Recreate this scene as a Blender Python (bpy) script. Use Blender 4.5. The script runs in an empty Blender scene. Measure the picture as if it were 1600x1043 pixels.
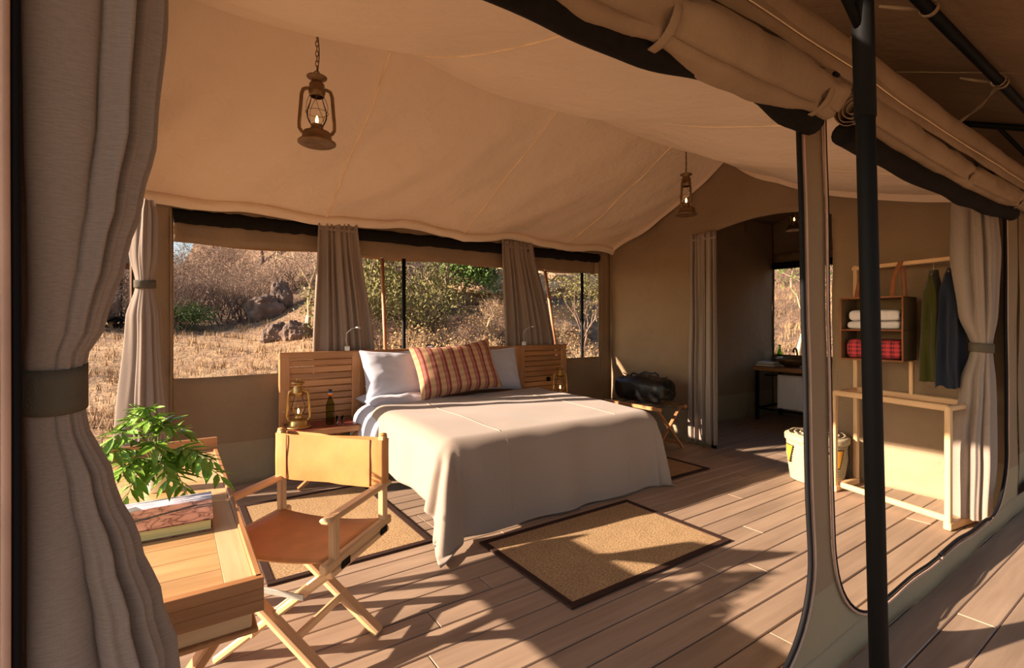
import bpy, bmesh, math, random
import numpy as np
from mathutils import Vector, Matrix, noise as mnoise
random.seed(7)
PI = math.pi
S = bpy.context.scene
COL = bpy.context.collection

# ------------------------------------------------------------------ camera, sky, sun, exposure
cam_d = bpy.data.cameras.new('camera')
cam = bpy.data.objects.new('camera', cam_d)
COL.objects.link(cam)
cam_d.sensor_width = 36
cam_d.lens = 774 / 1600 * 36
cam_d.shift_y = -16.5 / 1600
cam_d.clip_start = 0.02
cam_d.clip_end = 500
cam.location = (0, 0, 1.42)
cam.rotation_euler = (PI / 2, 0, -math.atan(530 / 774))
S.camera = cam

SUN_EL = math.radians(20)
SUN_DIR = Vector((0.955, -0.295, -math.tan(SUN_EL))).normalized()
w = bpy.data.worlds.new('world')
S.world = w
w.use_nodes = True
wn, wl = w.node_tree.nodes, w.node_tree.links
wn.clear()
sky = wn.new('ShaderNodeTexSky')
sky.sky_type = 'NISHITA'
sky.sun_disc = False
sky.sun_elevation = SUN_EL
sky.sun_rotation = math.atan2(-SUN_DIR.x, -SUN_DIR.y)
sky.air_density = 1.0
sky.dust_density = 1.0
sky.ozone_density = 0.6
bg = wn.new('ShaderNodeBackground')
bg.inputs['Strength'].default_value = 0.31
wo = wn.new('ShaderNodeOutputWorld')
wl.new(sky.outputs[0], bg.inputs[0])
wl.new(bg.outputs[0], wo.inputs[0])

sun_d = bpy.data.lights.new('sun', 'SUN')
sun_d.energy = 22.0
sun_d.angle = math.radians(0.7)
sun_d.color = (1.0, 0.805, 0.64)
sun = bpy.data.objects.new('sun', sun_d)
COL.objects.link(sun)
sun.location = (-20, 8, 12)
sun.rotation_euler = SUN_DIR.to_track_quat('-Z', 'Y').to_euler()

S.view_settings.view_transform = 'Standard'
S.view_settings.look = 'None'
S.view_settings.gamma = 1
S.view_settings.exposure = -0.38
S.view_settings.use_curve_mapping = False
S.cycles.max_bounces = 10
S.cycles.diffuse_bounces = 6
S.cycles.use_denoising = True

# ------------------------------------------------------------------ helpers
def lin(c):
    return tuple((x / 12.92 if x <= 0.04045 else ((x + 0.055) / 1.055) ** 2.4) for x in [v / 255 for v in c])

class MB:
    """collects faces for one mesh"""
    def __init__(s):
        s.v = []; s.f = []; s.uv = []; s.sm = []; s.mi = []
    def add(s, vs, fs, uvs=None, smooth=True, mi=0):
        o = len(s.v)
        s.v.extend([tuple(p) for p in vs])
        for i, f in enumerate(fs):
            s.f.append(tuple(o + k for k in f))
            s.uv.append(uvs[i] if uvs else [(s.v[o + k][0], s.v[o + k][1]) for k in f])
            s.sm.append(smooth); s.mi.append(mi)
        return s
    def bar(s, p0, p1, w_, h_, up=(0, 0, 1), ch=None, mi=0, taper=1.0):
        p0 = Vector(p0); p1 = Vector(p1); d = (p1 - p0); L = d.length; d.normalize()
        up = Vector(up)
        if abs(d.dot(up)) > 0.98: up = Vector((1, 0, 0)) if abs(d.x) < .9 else Vector((0, 1, 0))
        x = d.cross(up).normalized(); y = x.cross(d).normalized()
        a, b = w_ / 2, h_ / 2
        c = min(a, b) * .22 if ch is None else ch
        prof = [(-a + c, -b), (a - c, -b), (a, -b + c), (a, b - c), (a - c, b), (-a + c, b), (-a, b - c), (-a, -b + c)]
        e = min(c * .7, L * .2)
        rings = [(0, .0), (e, 1), (L - e, 1), (L, .0)]
        vs = []
        for t, full in rings:
            k = 1 if full else 1 - c / max(a, b)
            tp = 1 + (taper - 1) * t / L
            for px, py in prof:
                qx = px * tp if full else math.copysign(max(abs(px) - e, 0), px) * tp
                qy = py * tp if full else math.copysign(max(abs(py) - e, 0), py) * tp
                vs.append(p0 + d * t + x * qx + y * qy)
        fs, uvs = [], []
        per = [0]
        for i in range(8):
            q0, q1 = prof[i], prof[(i + 1) % 8]
            per.append(per[-1] + math.hypot(q1[0] - q0[0], q1[1] - q0[1]))
        off = random.random() * 5
        for r in range(3):
            t0, t1 = rings[r][0] + off, rings[r + 1][0] + off
            for i in range(8):
                j = (i + 1) % 8
                fs.append((r * 8 + i, r * 8 + j, r * 8 + 8 + j, r * 8 + 8 + i))
                uvs.append([(t0, per[i] + off), (t0, per[i + 1] + off), (t1, per[i + 1] + off), (t1, per[i] + off)])
        fs.append(tuple(range(7, -1, -1))); uvs.append([(prof[i][0] + off, prof[i][1]) for i in range(7, -1, -1)])
        fs.append(tuple(24 + i for i in range(8))); uvs.append([(prof[i][0] + off, prof[i][1]) for i in range(8)])
        return s.add(vs, fs, uvs, False, mi)
    def box(s, lo, hi, ch=None, mi=0, axis=None):
        lo = Vector(lo); hi = Vector(hi); c = (lo + hi) / 2; sz = hi - lo
        k = axis if axis is not None else max(range(3), key=lambda i: sz[i])
        if k == 0: return s.bar((lo.x, c.y, c.z), (hi.x, c.y, c.z), sz.y, sz.z, (0, 0, 1), ch, mi)
        if k == 1: return s.bar((c.x, lo.y, c.z), (c.x, hi.y, c.z), sz.x, sz.z, (0, 0, 1), ch, mi)
        return s.bar((c.x, c.y, lo.z), (c.x, c.y, hi.z), sz.y, sz.x, (1, 0, 0), ch, mi)
    def tube(s, pts, r, n=8, closed=False, caps=True, mi=0, smooth=True):
        P = [Vector(p) for p in pts]; m = len(P)
        rr = r if hasattr(r, '__len__') else [r] * m
        T = []
        for i in range(m):
            if closed: T.append((P[(i + 1) % m] - P[i - 1]).normalized())
            else: T.append((P[min(i + 1, m - 1)] - P[max(i - 1, 0)]).normalized())
        nrm = T[0].cross(Vector((0, 0, 1)))
        if nrm.length < .1: nrm = T[0].cross(Vector((1, 0, 0)))
        nrm.normalize()
        vs, uvs, fs = [], [], []
        L = 0; Ls = []
        for i in range(m):
            if i: L += (P[i] - P[i - 1]).length
            Ls.append(L)
            nrm = (nrm - T[i] * nrm.dot(T[i])).normalized()
            b = T[i].cross(nrm)
            for k in range(n):
                a = 2 * PI * k / n
                vs.append(P[i] + (nrm * math.cos(a) + b * math.sin(a)) * rr[i])
        for i in range(m if closed else m - 1):
            j = (i + 1) % m
            for k in range(n):
                q = (k + 1) % n
                fs.append((i * n + k, i * n + q, j * n + q, j * n + k))
                c = 2 * PI * rr[i] / n
                l1 = Ls[j] if j else Ls[i] + .01
                uvs.append([(Ls[i], c * k), (Ls[i], c * (k + 1)), (l1, c * (k + 1)), (l1, c * k)])
        if caps and not closed:
            fs.append(tuple(range(n - 1, -1, -1))); uvs.append([(0, 0)] * n)
            fs.append(tuple((m - 1) * n + k for k in range(n))); uvs.append([(0, 0)] * n)
        return s.add(vs, fs, uvs, smooth, mi)
    def lathe(s, prof, n=24, c=(0, 0, 0), mi=0, smooth=True):
        vs, fs, uvs = [], [], []
        for r, z in prof:
            for k in range(n):
                a = 2 * PI * k / n
                vs.append((c[0] + r * math.cos(a), c[1] + r * math.sin(a), c[2] + z))
        for i in range(len(prof) - 1):
            for k in range(n):
                q = (k + 1) % n
                fs.append((i * n + k, i * n + q, i * n + n + q, i * n + n + k))
                uvs.append([(k / n, prof[i][1]), ((k + 1) / n, prof[i][1]), ((k + 1) / n, prof[i + 1][1]), (k / n, prof[i + 1][1])])
        return s.add(vs, fs, uvs, smooth, mi)
    def grid(s, fn, us, vs_, closed=False, mi=0, keep=None, uvf=None, smooth=True):
        nu, nv = len(us), len(vs_)
        V = [fn(u, v) for v in vs_ for u in us]
        fs, uvs = [], []
        uvf = uvf or (lambda u, v: (u, v))
        for j in range(nv - 1):
            for i in range(nu if closed else nu - 1):
                i2 = (i + 1) % nu
                u1 = us[i2] if i2 else us[-1] + (us[1] - us[0])
                if keep and not keep((us[i] + u1) / 2, (vs_[j] + vs_[j + 1]) / 2): continue
                fs.append((j * nu + i, j * nu + i2, (j + 1) * nu + i2, (j + 1) * nu + i))
                uvs.append([uvf(us[i], vs_[j]), uvf(u1, vs_[j]), uvf(u1, vs_[j + 1]), uvf(us[i], vs_[j + 1])])
        return s.add(V, fs, uvs, smooth, mi)
    def build(s, name, m, parent=None, solid=0, sub=0, soff=-1):
        me = bpy.data.meshes.new(name)
        me.from_pydata([tuple(p) for p in s.v], [], s.f)
        ul = me.uv_layers.new(name='UVMap')
        flat = np.array([c for f in s.uv for p in f for c in p[:2]], dtype=np.float32)
        ul.data.foreach_set('uv', flat)
        me.polygons.foreach_set('use_smooth', s.sm)
        ms = m if isinstance(m, (list, tuple)) else [m]
        for q in ms: me.materials.append(q)
        if len(ms) > 1: me.polygons.foreach_set('material_index', s.mi)
        me.update()
        o = bpy.data.objects.new(name, me)
        COL.objects.link(o)
        if parent: o.parent = parent
        if solid:
            md = o.modifiers.new('thick', 'SOLIDIFY'); md.thickness = solid; md.offset = soff
        if sub:
            md = o.modifiers.new('sub', 'SUBSURF'); md.levels = sub; md.render_levels = sub
        return o

def tag(o, label, cat, group=None):
    o['label'] = label; o['category'] = cat
    if group: o['group'] = group
    return o
def thing(name, label, cat, loc=(0, 0, 0), rz=0, group=None):
    o = bpy.data.objects.new(name, None)
    o.empty_display_size = .1
    COL.objects.link(o)
    o.location = loc; o.rotation_euler = (0, 0, rz)
    return tag(o, label, cat, group)
def struct(o):
    o['kind'] = 'structure'; return o
def sgroup(name, loc=(0, 0, 0)):
    o = bpy.data.objects.new(name, None); o.empty_display_size = .1
    COL.objects.link(o); o.location = loc
    return struct(o)
def copy_tree(o, parent=None):
    c = o.copy(); COL.objects.link(c); c.parent = parent
    for ch in o.children: copy_tree(ch, c)
    return c
def lerp(a, b, t): return a + (b - a) * t
def linsp(a, b, n): return [a + (b - a) * i / (n - 1) for i in range(n)]
def sm(a, b, x):
    t = min(1, max(0, (x - a) / (b - a))); return t * t * (3 - 2 * t)
def nz(x, y, z=0.): return mnoise.noise(Vector((x, y, z)))
def lines(lo, hi, step, cuts=()):
    """grid lines lo..hi about step apart, with exact lines at the cuts"""
    ks = sorted(set([lo, hi] + [c for c in cuts if lo < c < hi])); out = []
    for a, b in zip(ks, ks[1:]):
        n = max(1, round((b - a) / step))
        out += [a + (b - a) * i / n for i in range(n)]
    return out + [hi]
def spl(keys, z):
    """smooth interpolation through (z, value...) keys"""
    ks = sorted(keys)
    if z <= ks[0][0]: return ks[0][1:]
    for a, b in zip(ks, ks[1:]):
        if z <= b[0]:
            t = (z - a[0]) / (b[0] - a[0]); t = t * t * (3 - 2 * t)
            return tuple(lerp(p, q, t) for p, q in zip(a[1:], b[1:]))
    return ks[-1][1:]

# ------------------------------------------------------------------ materials
def newmat(name):
    m = bpy.data.materials.new(name); m.use_nodes = True
    nt = m.node_tree; nt.nodes.clear()
    out = nt.nodes.new('ShaderNodeOutputMaterial')
    b = nt.nodes.new('ShaderNodeBsdfPrincipled')
    nt.links.new(b.outputs[0], out.inputs[0])
    return m, nt, b, out
def N(nt, t, **k):
    n = nt.nodes.new(t)
    for a, v in k.items():
        if a in n.inputs.keys() if isinstance(a, str) else False: n.inputs[a].default_value = v
        else: setattr(n, a, v)
    return n
def coords(nt, kind, scale=(1, 1, 1)):
    tc = nt.nodes.new('ShaderNodeTexCoord'); mp = nt.nodes.new('ShaderNodeMapping')
    mp.inputs['Scale'].default_value = scale
    nt.links.new(tc.outputs[kind], mp.inputs[0])
    return mp.outputs[0]
def noise(nt, vec, scale, detail=4, rough=.55):
    n = nt.nodes.new('ShaderNodeTexNoise')
    n.inputs['Scale'].default_value = scale; n.inputs['Detail'].default_value = detail; n.inputs['Roughness'].default_value = rough
    nt.links.new(vec, n.inputs['Vector'])
    return n.outputs[0]
def ramp(nt, fac, stops, interp='LINEAR'):
    r = nt.nodes.new('ShaderNodeValToRGB'); r.color_ramp.interpolation = interp
    e = r.color_ramp.elements
    while len(e) > 1: e.remove(e[-1])
    e[0].position = stops[0][0]; e[0].color = (*stops[0][1], 1)
    for p, c in stops[1:]:
        q = e.new(p); q.color = (*c, 1)
    nt.links.new(fac, r.inputs[0])
    return r.outputs[0]
def mixc(nt, fac, a, b, mode='MIX'):
    m = nt.nodes.new('ShaderNodeMix'); m.data_type = 'RGBA'; m.blend_type = mode
    for sck, val in ((0, fac), (6, a), (7, b)):
        if isinstance(val, (int, float)): m.inputs[sck].default_value = val
        elif isinstance(val, tuple): m.inputs[sck].default_value = (*val, 1)
        else: nt.links.new(val, m.inputs[sck])
    return m.outputs[2]
def bump(nt, b, h, strength=.3, dist=.01):
    n = nt.nodes.new('ShaderNodeBump'); n.inputs['Strength'].default_value = strength; n.inputs['Distance'].default_value = dist
    nt.links.new(h, n.inputs['Height']); nt.links.new(n.outputs[0], b.inputs['Normal'])
def dim(c, k): return tuple(x * k for x in c)

def m_plain(name, rgb, rough=.6, metal=0., var=.15, scale=6, kind='Object', bmp=.0, bscale=60, stretch=(1, 1, 1)):
    m, nt, b, _ = newmat(name); c = lin(rgb)
    vec = coords(nt, kind, stretch)
    n = noise(nt, vec, scale)
    nt.links.new(ramp(nt, n, [(.3, dim(c, 1 - var)), (.7, dim(c, 1 + var))]), b.inputs['Base Color'])
    b.inputs['Roughness'].default_value = rough; b.inputs['Metallic'].default_value = metal
    if rough >= .6 and max(rgb) < 60: b.inputs['Specular IOR Level'].default_value = .15
    if bmp: bump(nt, b, noise(nt, vec, bscale), bmp, .004)
    return m
def m_wood(name, c0, c1, rough=.45, rnd=.25, sx=3, sy=55):
    m, nt, b, _ = newmat(name)
    vec = coords(nt, 'UV', (sx, sy, 1))
    n1 = noise(nt, vec, 1.0, 6, .6)
    vec2 = coords(nt, 'UV', (1.2, 9, 1))
    n2 = noise(nt, vec2, 1.0, 3, .5)
    c = ramp(nt, n1, [(.32, lin(c0)), (.68, lin(c1))])
    c = mixc(nt, .5, c, ramp(nt, n2, [(.35, lin(c0)), (.65, lin(c1))]))
    oi = nt.nodes.new('ShaderNodeObjectInfo')
    c = mixc(nt, 1.0, c, ramp(nt, oi.outputs['Random'], [(0, (1 - rnd,) * 3), (1, (1 + rnd * .5,) * 3)]), 'MULTIPLY')
    nt.links.new(c, b.inputs['Base Color'])
    b.inputs['Roughness'].default_value = rough
    bump(nt, b, n1, .12, .003)
    return m
def m_canvas(name, rgb, band=None, transl=0.0, var=.12, big=.9):
    m, nt, b, out = newmat(name); c = lin(rgb)
    vec = coords(nt, 'Object')
    n = noise(nt, vec, big, 5, .6)
    colr = ramp(nt, n, [(.3, dim(c, 1 - var)), (.7, dim(c, 1 + var))])
    if band:
        g = nt.nodes.new('ShaderNodeNewGeometry'); sp = nt.nodes.new('ShaderNodeSeparateXYZ')
        nt.links.new(g.outputs['Position'], sp.inputs[0])
        lt = nt.nodes.new('ShaderNodeMath'); lt.operation = 'LESS_THAN'; lt.inputs[1].default_value = .37
        nt.links.new(sp.outputs[2], lt.inputs[0])
        colr = mixc(nt, lt.outputs[0], colr, lin(band))
    nt.links.new(colr, b.inputs['Base Color'])
    b.inputs['Roughness'].default_value = .85
    b.inputs['Specular IOR Level'].default_value = .15
    wv = noise(nt, coords(nt, 'Object', (1, 1, 1)), 350, 2)
    wr = noise(nt, coords(nt, 'Object', (1, 1, 1)), 3.2, 5, .55)
    ad = nt.nodes.new('ShaderNodeMath'); ad.operation = 'MULTIPLY_ADD'; ad.inputs[1].default_value = .05
    nt.links.new(wv, ad.inputs[0]); nt.links.new(wr, ad.inputs[2])
    bump(nt, b, ad.outputs[0], .7, .05)
    if transl:
        t = nt.nodes.new('ShaderNodeBsdfTranslucent'); mx = nt.nodes.new('ShaderNodeMixShader'); mx.inputs[0].default_value = transl
        nt.links.new(colr, t.inputs[0])
        nt.links.new(b.outputs[0], mx.inputs[1]); nt.links.new(t.outputs[0], mx.inputs[2]); nt.links.new(mx.outputs[0], out.inputs[0])
    return m
def m_linen(name, rgb, var=.22, hs=(14, 160, 1), transl=.12, kind='UV'):
    m, nt, b, out = newmat(name); c = lin(rgb)
    n = noise(nt, coords(nt, kind, hs), 1.0, 5, .65)
    n2 = noise(nt, coords(nt, kind, (hs[1] * 1.6, hs[0] * 1.5, 1)), 1.0, 3, .6)
    mx = nt.nodes.new('ShaderNodeMath'); mx.operation = 'MULTIPLY_ADD'; mx.inputs[1].default_value = .35
    nt.links.new(n2, mx.inputs[0]); nt.links.new(n, mx.inputs[2])
    colr = ramp(nt, mx.outputs[0], [(.45, dim(c, 1 - var)), (.9, dim(c, 1 + var))])
    nt.links.new(colr, b.inputs['Base Color'])
    b.inputs['Roughness'].default_value = .95; b.inputs['Specular IOR Level'].default_value = .05
    b.inputs['Sheen Weight'].default_value = .15
    bump(nt, b, mx.outputs[0], .12, .003)
    if transl:
        t = nt.nodes.new('ShaderNodeBsdfTranslucent'); ms = nt.nodes.new('ShaderNodeMixShader'); ms.inputs[0].default_value = transl
        nt.links.new(colr, t.inputs[0])
        nt.links.new(b.outputs[0], ms.inputs[1]); nt.links.new(t.outputs[0], ms.inputs[2]); nt.links.new(ms.outputs[0], out.inputs[0])
    return m
def m_glass(name, rgb=(255, 255, 255), rough=.0, thin=True):
    m, nt, b, out = newmat(name)
    g = nt.nodes.new('ShaderNodeBsdfGlossy'); g.inputs['Roughness'].default_value = .03
    t = nt.nodes.new('ShaderNodeBsdfTransparent'); t.inputs[0].default_value = (*lin(rgb), 1)
    lw = nt.nodes.new('ShaderNodeLayerWeight'); lw.inputs[0].default_value = .12
    mx = nt.nodes.new('ShaderNodeMixShader')
    nt.links.new(lw.outputs['Fresnel'], mx.inputs[0]); nt.links.new(t.outputs[0], mx.inputs[1]); nt.links.new(g.outputs[0], mx.inputs[2])
    nt.links.new(mx.outputs[0], out.inputs[0])
    return m
def m_emit(name, rgb, st):
    m, nt, b, out = newmat(name)
    e = nt.nodes.new('ShaderNodeEmission'); e.inputs[0].default_value = (*lin(rgb), 1); e.inputs[1].default_value = st
    nt.links.new(e.outputs[0], out.inputs[0])
    return m

M = {}
M['canvas'] = m_canvas('tan canvas', (141, 118, 92), band=(152, 136, 108))
M['canvas_roll'] = m_canvas('rolled tan canvas', (147, 124, 99), big=4)
M['liner'] = m_canvas('cream roof liner', (227, 206, 182), var=.04)
M['seam'] = m_plain('cream seam stitching', (240, 214, 175), .9)
M['fly'] = m_canvas('brown roof canvas', (136, 110, 85))
M['mesh'] = m_plain('black insect netting', (24, 20, 17), .9, var=.3, scale=30, bmp=.4, bscale=300)
M['zip'] = m_plain('black zip tape', (18, 16, 17), .7)
M['piping'] = m_plain('beige zip piping', (186, 150, 128), .8)
M['linen'] = m_linen('oatmeal linen curtain', (150, 134, 121), .16, (30, 340, 1))
M['tie'] = m_canvas('dark olive strap', (92, 84, 70), big=8)
M['throw'] = m_linen('beige wool throw', (152, 136, 122), var=.05, hs=(60, 60, 1), transl=0)
M['white'] = m_linen('white cotton', (186, 186, 196), var=.03, hs=(80, 80, 1), transl=0)
M['bedbase'] = m_plain('dark bed base', (30, 26, 24), .8)
M['oak'] = m_wood('honey oak', (154, 102, 60), (196, 142, 92))
M['pine'] = m_wood('pale ash wood', (196, 154, 108), (222, 184, 138), rnd=.12)
M['deck'] = m_wood('weathered deck board', (137, 114, 94), (171, 145, 121), .55, .16, 1.6, 30)
M['deckdark'] = m_plain('gap under deck', (22, 16, 12), .95)
M['leather'] = m_plain('tan leather', (198, 134, 74), .5, var=.12, scale=9, bmp=.1, bscale=220)
M['redleather'] = m_plain('oxblood leather', (120, 52, 38), .45, var=.1)
M['bagleather'] = m_plain('black leather', (16, 14, 15), .38, var=.3, scale=12, bmp=.5, bscale=26)
M['steel'] = m_plain('black painted steel', (13, 13, 13), .62, .0, var=.2)
M['copper'] = m_plain('varnished wood pole', (166, 112, 74), .45)
M['brass'] = m_plain('aged brass', (186, 148, 88), .34, .9, var=.25, scale=20)
M['bronze'] = m_plain('dark bronze', (128, 102, 74), .45, .7, var=.25, scale=20)
M['chrome'] = m_plain('brushed steel', (190, 188, 182), .3, .9)
M['greysteel'] = m_plain('galvanised strap', (160, 158, 148), .45, .5)
M['glass'] = m_glass('clear glass')
M['bottle'] = m_glass('olive bottle glass', (186, 186, 120))
M['greenbottle'] = m_glass('green bottle glass', (150, 200, 90))
M['flame'] = m_emit('warm filament', (255, 200, 110), 22)
M['ceramic'] = m_plain('white enamel', (232, 230, 226), .25, var=.03)
M['leaf'] = m_plain('fresh green leaf', (122, 160, 52), .4, var=.35, scale=14)
M['stalk'] = m_plain('green stalk', (110, 120, 60), .6)
M['green_cloth'] = m_linen('olive shirt cloth', (62, 60, 24), var=.15, transl=0)
M['denim'] = m_linen('dark blue denim', (34, 39, 50), var=.25, transl=0)
M['towel'] = m_linen('grey white towel', (214, 206, 200), var=.08, hs=(120, 120, 1), transl=0, kind='Object')
M['basket'] = m_plain('cream sisal basket', (172, 156, 122), .85, var=.1, scale=30, bmp=.5, bscale=160)
M['basketdark'] = m_plain('dark woven coil', (52, 40, 28), .85)
M['ochre'] = m_plain('ochre weave', (206, 144, 34), .8)
M['rugedge'] = m_plain('dark brown rug binding', (58, 40, 32), .85, bmp=.3, bscale=200)
M['page'] = m_plain('yellowed pages', (214, 206, 140), .8, kind='Object', scale=3, stretch=(1, 1, 120), var=.2)
M['plastic'] = m_plain('white plastic', (225, 222, 215), .4)
M['cap'] = m_plain('black foil cap', (14, 14, 16), .35)

def m_rug():
    m, nt, b, _ = newmat('sisal weave')
    v = coords(nt, 'Object')
    n = noise(nt, coords(nt, 'Object', (70, 110, 1)), 1.0, 2)
    n2 = noise(nt, v, 7, 5)
    c = ramp(nt, n, [(.3, lin((112, 86, 58))), (.7, lin((196, 164, 122)))])
    c = mixc(nt, .25, c, ramp(nt, n2, [(.3, lin((136, 108, 76))), (.7, lin((186, 156, 116)))]))
    nt.links.new(c, b.inputs['Base Color']); b.inputs['Roughness'].default_value = .95
    b.inputs['Specular IOR Level'].default_value = .1
    bump(nt, b, n, .5, .006)
    return m
M['rug'] = m_rug()

def m_stripe():
    m, nt, b, _ = newmat('red and gold striped cloth')
    tc = nt.nodes.new('ShaderNodeTexCoord'); sp = nt.nodes.new('ShaderNodeSeparateXYZ')
    nt.links.new(tc.outputs['UV'], sp.inputs[0])
    def fr(sock, k):
        a = nt.nodes.new('ShaderNodeMath'); a.operation = 'MULTIPLY'; a.inputs[1].default_value = k
        f = nt.nodes.new('ShaderNodeMath'); f.operation = 'FRACT'
        nt.links.new(sock, a.inputs[0]); nt.links.new(a.outputs[0], f.inputs[0]); return f.outputs[0]
    red, gold, brown, dk = lin((158, 66, 54)), lin((186, 150, 114)), lin((158, 108, 94)), lin((116, 40, 42))
    st = ramp(nt, fr(sp.outputs[0], 8.5), [(0, gold), (.3, gold), (.31, red), (.38, red), (.39, brown), (.62, brown), (.63, dk), (.74, dk), (.75, red), (.8, red), (.81, gold)], 'CONSTANT')
    cr = ramp(nt, fr(sp.outputs[1], 9), [(0, (1, 1, 1)), (.45, (1, 1, 1)), (.5, (.86, .84, .8)), (.95, (.86, .84, .8)), (1, (1, 1, 1))])
    nt.links.new(mixc(nt, 1.0, st, cr, 'MULTIPLY'), b.inputs['Base Color'])
    b.inputs['Roughness'].default_value = .9
    bump(nt, b, noise(nt, coords(nt, 'UV', (300, 300, 1)), 1.0, 2), .2, .003)
    return m
M['stripe'] = m_stripe()
def m_plaid():
    m, nt, b, _ = newmat('red and black plaid flannel')
    tc = nt.nodes.new('ShaderNodeTexCoord'); sp = nt.nodes.new('ShaderNodeSeparateXYZ')
    nt.links.new(tc.outputs['Object'], sp.inputs[0])
    def fr(sock, k):
        a = nt.nodes.new('ShaderNodeMath'); a.operation = 'MULTIPLY'; a.inputs[1].default_value = k
        f = nt.nodes.new('ShaderNodeMath'); f.operation = 'FRACT'
        nt.links.new(sock, a.inputs[0]); nt.links.new(a.outputs[0], f.inputs[0]); return f.outputs[0]
    st = [(0, (.62, .05, .06)), (.5, (.05, .02, .02)), (.62, (.62, .05, .06)), (.7, (.05, .02, .02))]
    a = ramp(nt, fr(sp.outputs[1], 17), st, 'CONSTANT'); c = ramp(nt, fr(sp.outputs[2], 30), st, 'CONSTANT')
    nt.links.new(mixc(nt, .5, a, c), b.inputs['Base Color']); b.inputs['Roughness'].default_value = .95
    return m
M['plaid'] = m_plaid()
def m_cover():
    m, nt, b, _ = newmat('cracked earth book cover print')
    v = coords(nt, 'Object')
    vo = nt.nodes.new('ShaderNodeTexVoronoi'); vo.feature = 'DISTANCE_TO_EDGE'; vo.inputs['Scale'].default_value = 22
    nw = noise(nt, v, 9); ad = nt.nodes.new('ShaderNodeMix'); ad.data_type = 'VECTOR'; ad.inputs[0].default_value = .12
    nt.links.new(v, ad.inputs[4]); nt.links.new(nw, ad.inputs[5]); nt.links.new(ad.outputs[1], vo.inputs['Vector'])
    earth = ramp(nt, vo.outputs['Distance'], [(0, lin((70, 38, 30))), (.06, lin((138, 92, 74))), (.4, lin((158, 110, 90)))])
    sp = nt.nodes.new('ShaderNodeSeparateXYZ'); nt.links.new(v, sp.inputs[0])
    mr = nt.nodes.new('ShaderNodeMath'); mr.operation = 'GREATER_THAN'; mr.inputs[1].default_value = .245
    wob = nt.nodes.new('ShaderNodeMath'); wob.operation = 'MULTIPLY_ADD'; wob.inputs[1].default_value = .06
    nt.links.new(noise(nt, v, 14), wob.inputs[0]); nt.links.new(sp.outputs[1], wob.inputs[2]); nt.links.new(wob.outputs[0], mr.inputs[0])
    skyc = ramp(nt, noise(nt, v, 20), [(.4, lin((196, 190, 206))), (.6, lin((224, 222, 232)))])
    nt.links.new(mixc(nt, mr.outputs[0], earth, skyc), b.inputs['Base Color'])
    b.inputs['Roughness'].default_value = .3
    return m
M['cover'] = m_cover()
M['spear'] = m_plain('dark printed stroke', (44, 34, 32), .35)
M['printwhite'] = m_plain('pale printed stroke', (226, 220, 218), .35)

# ------------------------------------------------------------------ setting: floor
XL, XR, YF, YB = -0.28, 5.12, 0.92, 5.0
RIDGE_Y, RIDGE_Z, EAVE_B, EAVE_F = 3.2, 3.3, 2.43, 2.38
fl = MB().box((-.75, -1.2, -.3), (8.1, 5.15, -.045)).build('floor', M['deckdark'])
struct(fl)
rng = random.Random(3)
PITCH = .148
y = -1.15
row = 0
while y < 5.1:
    x = -.72 - rng.random() * .2
    first = True
    while x < 8.05:
        L = rng.choice([2.4, 3.0, 3.6, 4.2]) if not first else rng.uniform(.9, 3.6)
        first = False
        x1 = min(x + L, 8.05)
        if 8.05 - x1 < .4: x1 = 8.05
        dz = rng.uniform(-.0025, .0)
        gap = rng.choice([.004, .004, .006, .009])
        MB().box((max(x, -.74) + .002, y + gap / 2, -.045), (x1 - .002, y + PITCH - gap / 2, dz), ch=.004).build('plank', M['deck'], fl)
        x = x1
    y += PITCH
    row += 1

# ------------------------------------------------------------------ setting: canvas walls
def wrinkle(a, z, seed, amp):
    return amp * (nz(a * 1.3, z * .8, seed) + .5 * nz(a * 3.1 + z * 1.2, z * 2.2, seed + 4) + .22 * nz(a * 7 - z * 3, z * 5, seed + 9))
WINS = [(0.0, 1.30), (1.47, 3.40), (3.56, 4.88)]
SILL = .956
def back_keep(x, z):
    return not any(a < x < b and SILL < z < 2.36 for a, b in WINS)
bx = lines(XL, XR, .07, [c for p in WINS for c in p])
bz = lines(-.02, 2.5, .07, [SILL, 2.36, .37])
mb = MB()
mb.grid(lambda x, z: (x, YB + wrinkle(x, z, 1, .018) + .05 * sm(.45, 0, z) * 0, z), bx, bz, keep=back_keep)
wb = struct(mb.build('wall_back', M['canvas'], solid=.006, soff=1))
# corner sleeve seam posts on the back wall
for xx in (-.012, 4.93):
    MB().tube([(xx, YB - .012, z) for z in linsp(.0, 2.42, 30)], .008, 6).build('piping', M['canvas_roll'], wb)
mb = MB().grid(lambda x, z: (x, YB - .012 + wrinkle(x, z, 3, .01), z), linsp(XL, XR, 60), linsp(.355, .375, 3))
mb.build('band_seam', M['canvas'], wb)

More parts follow.
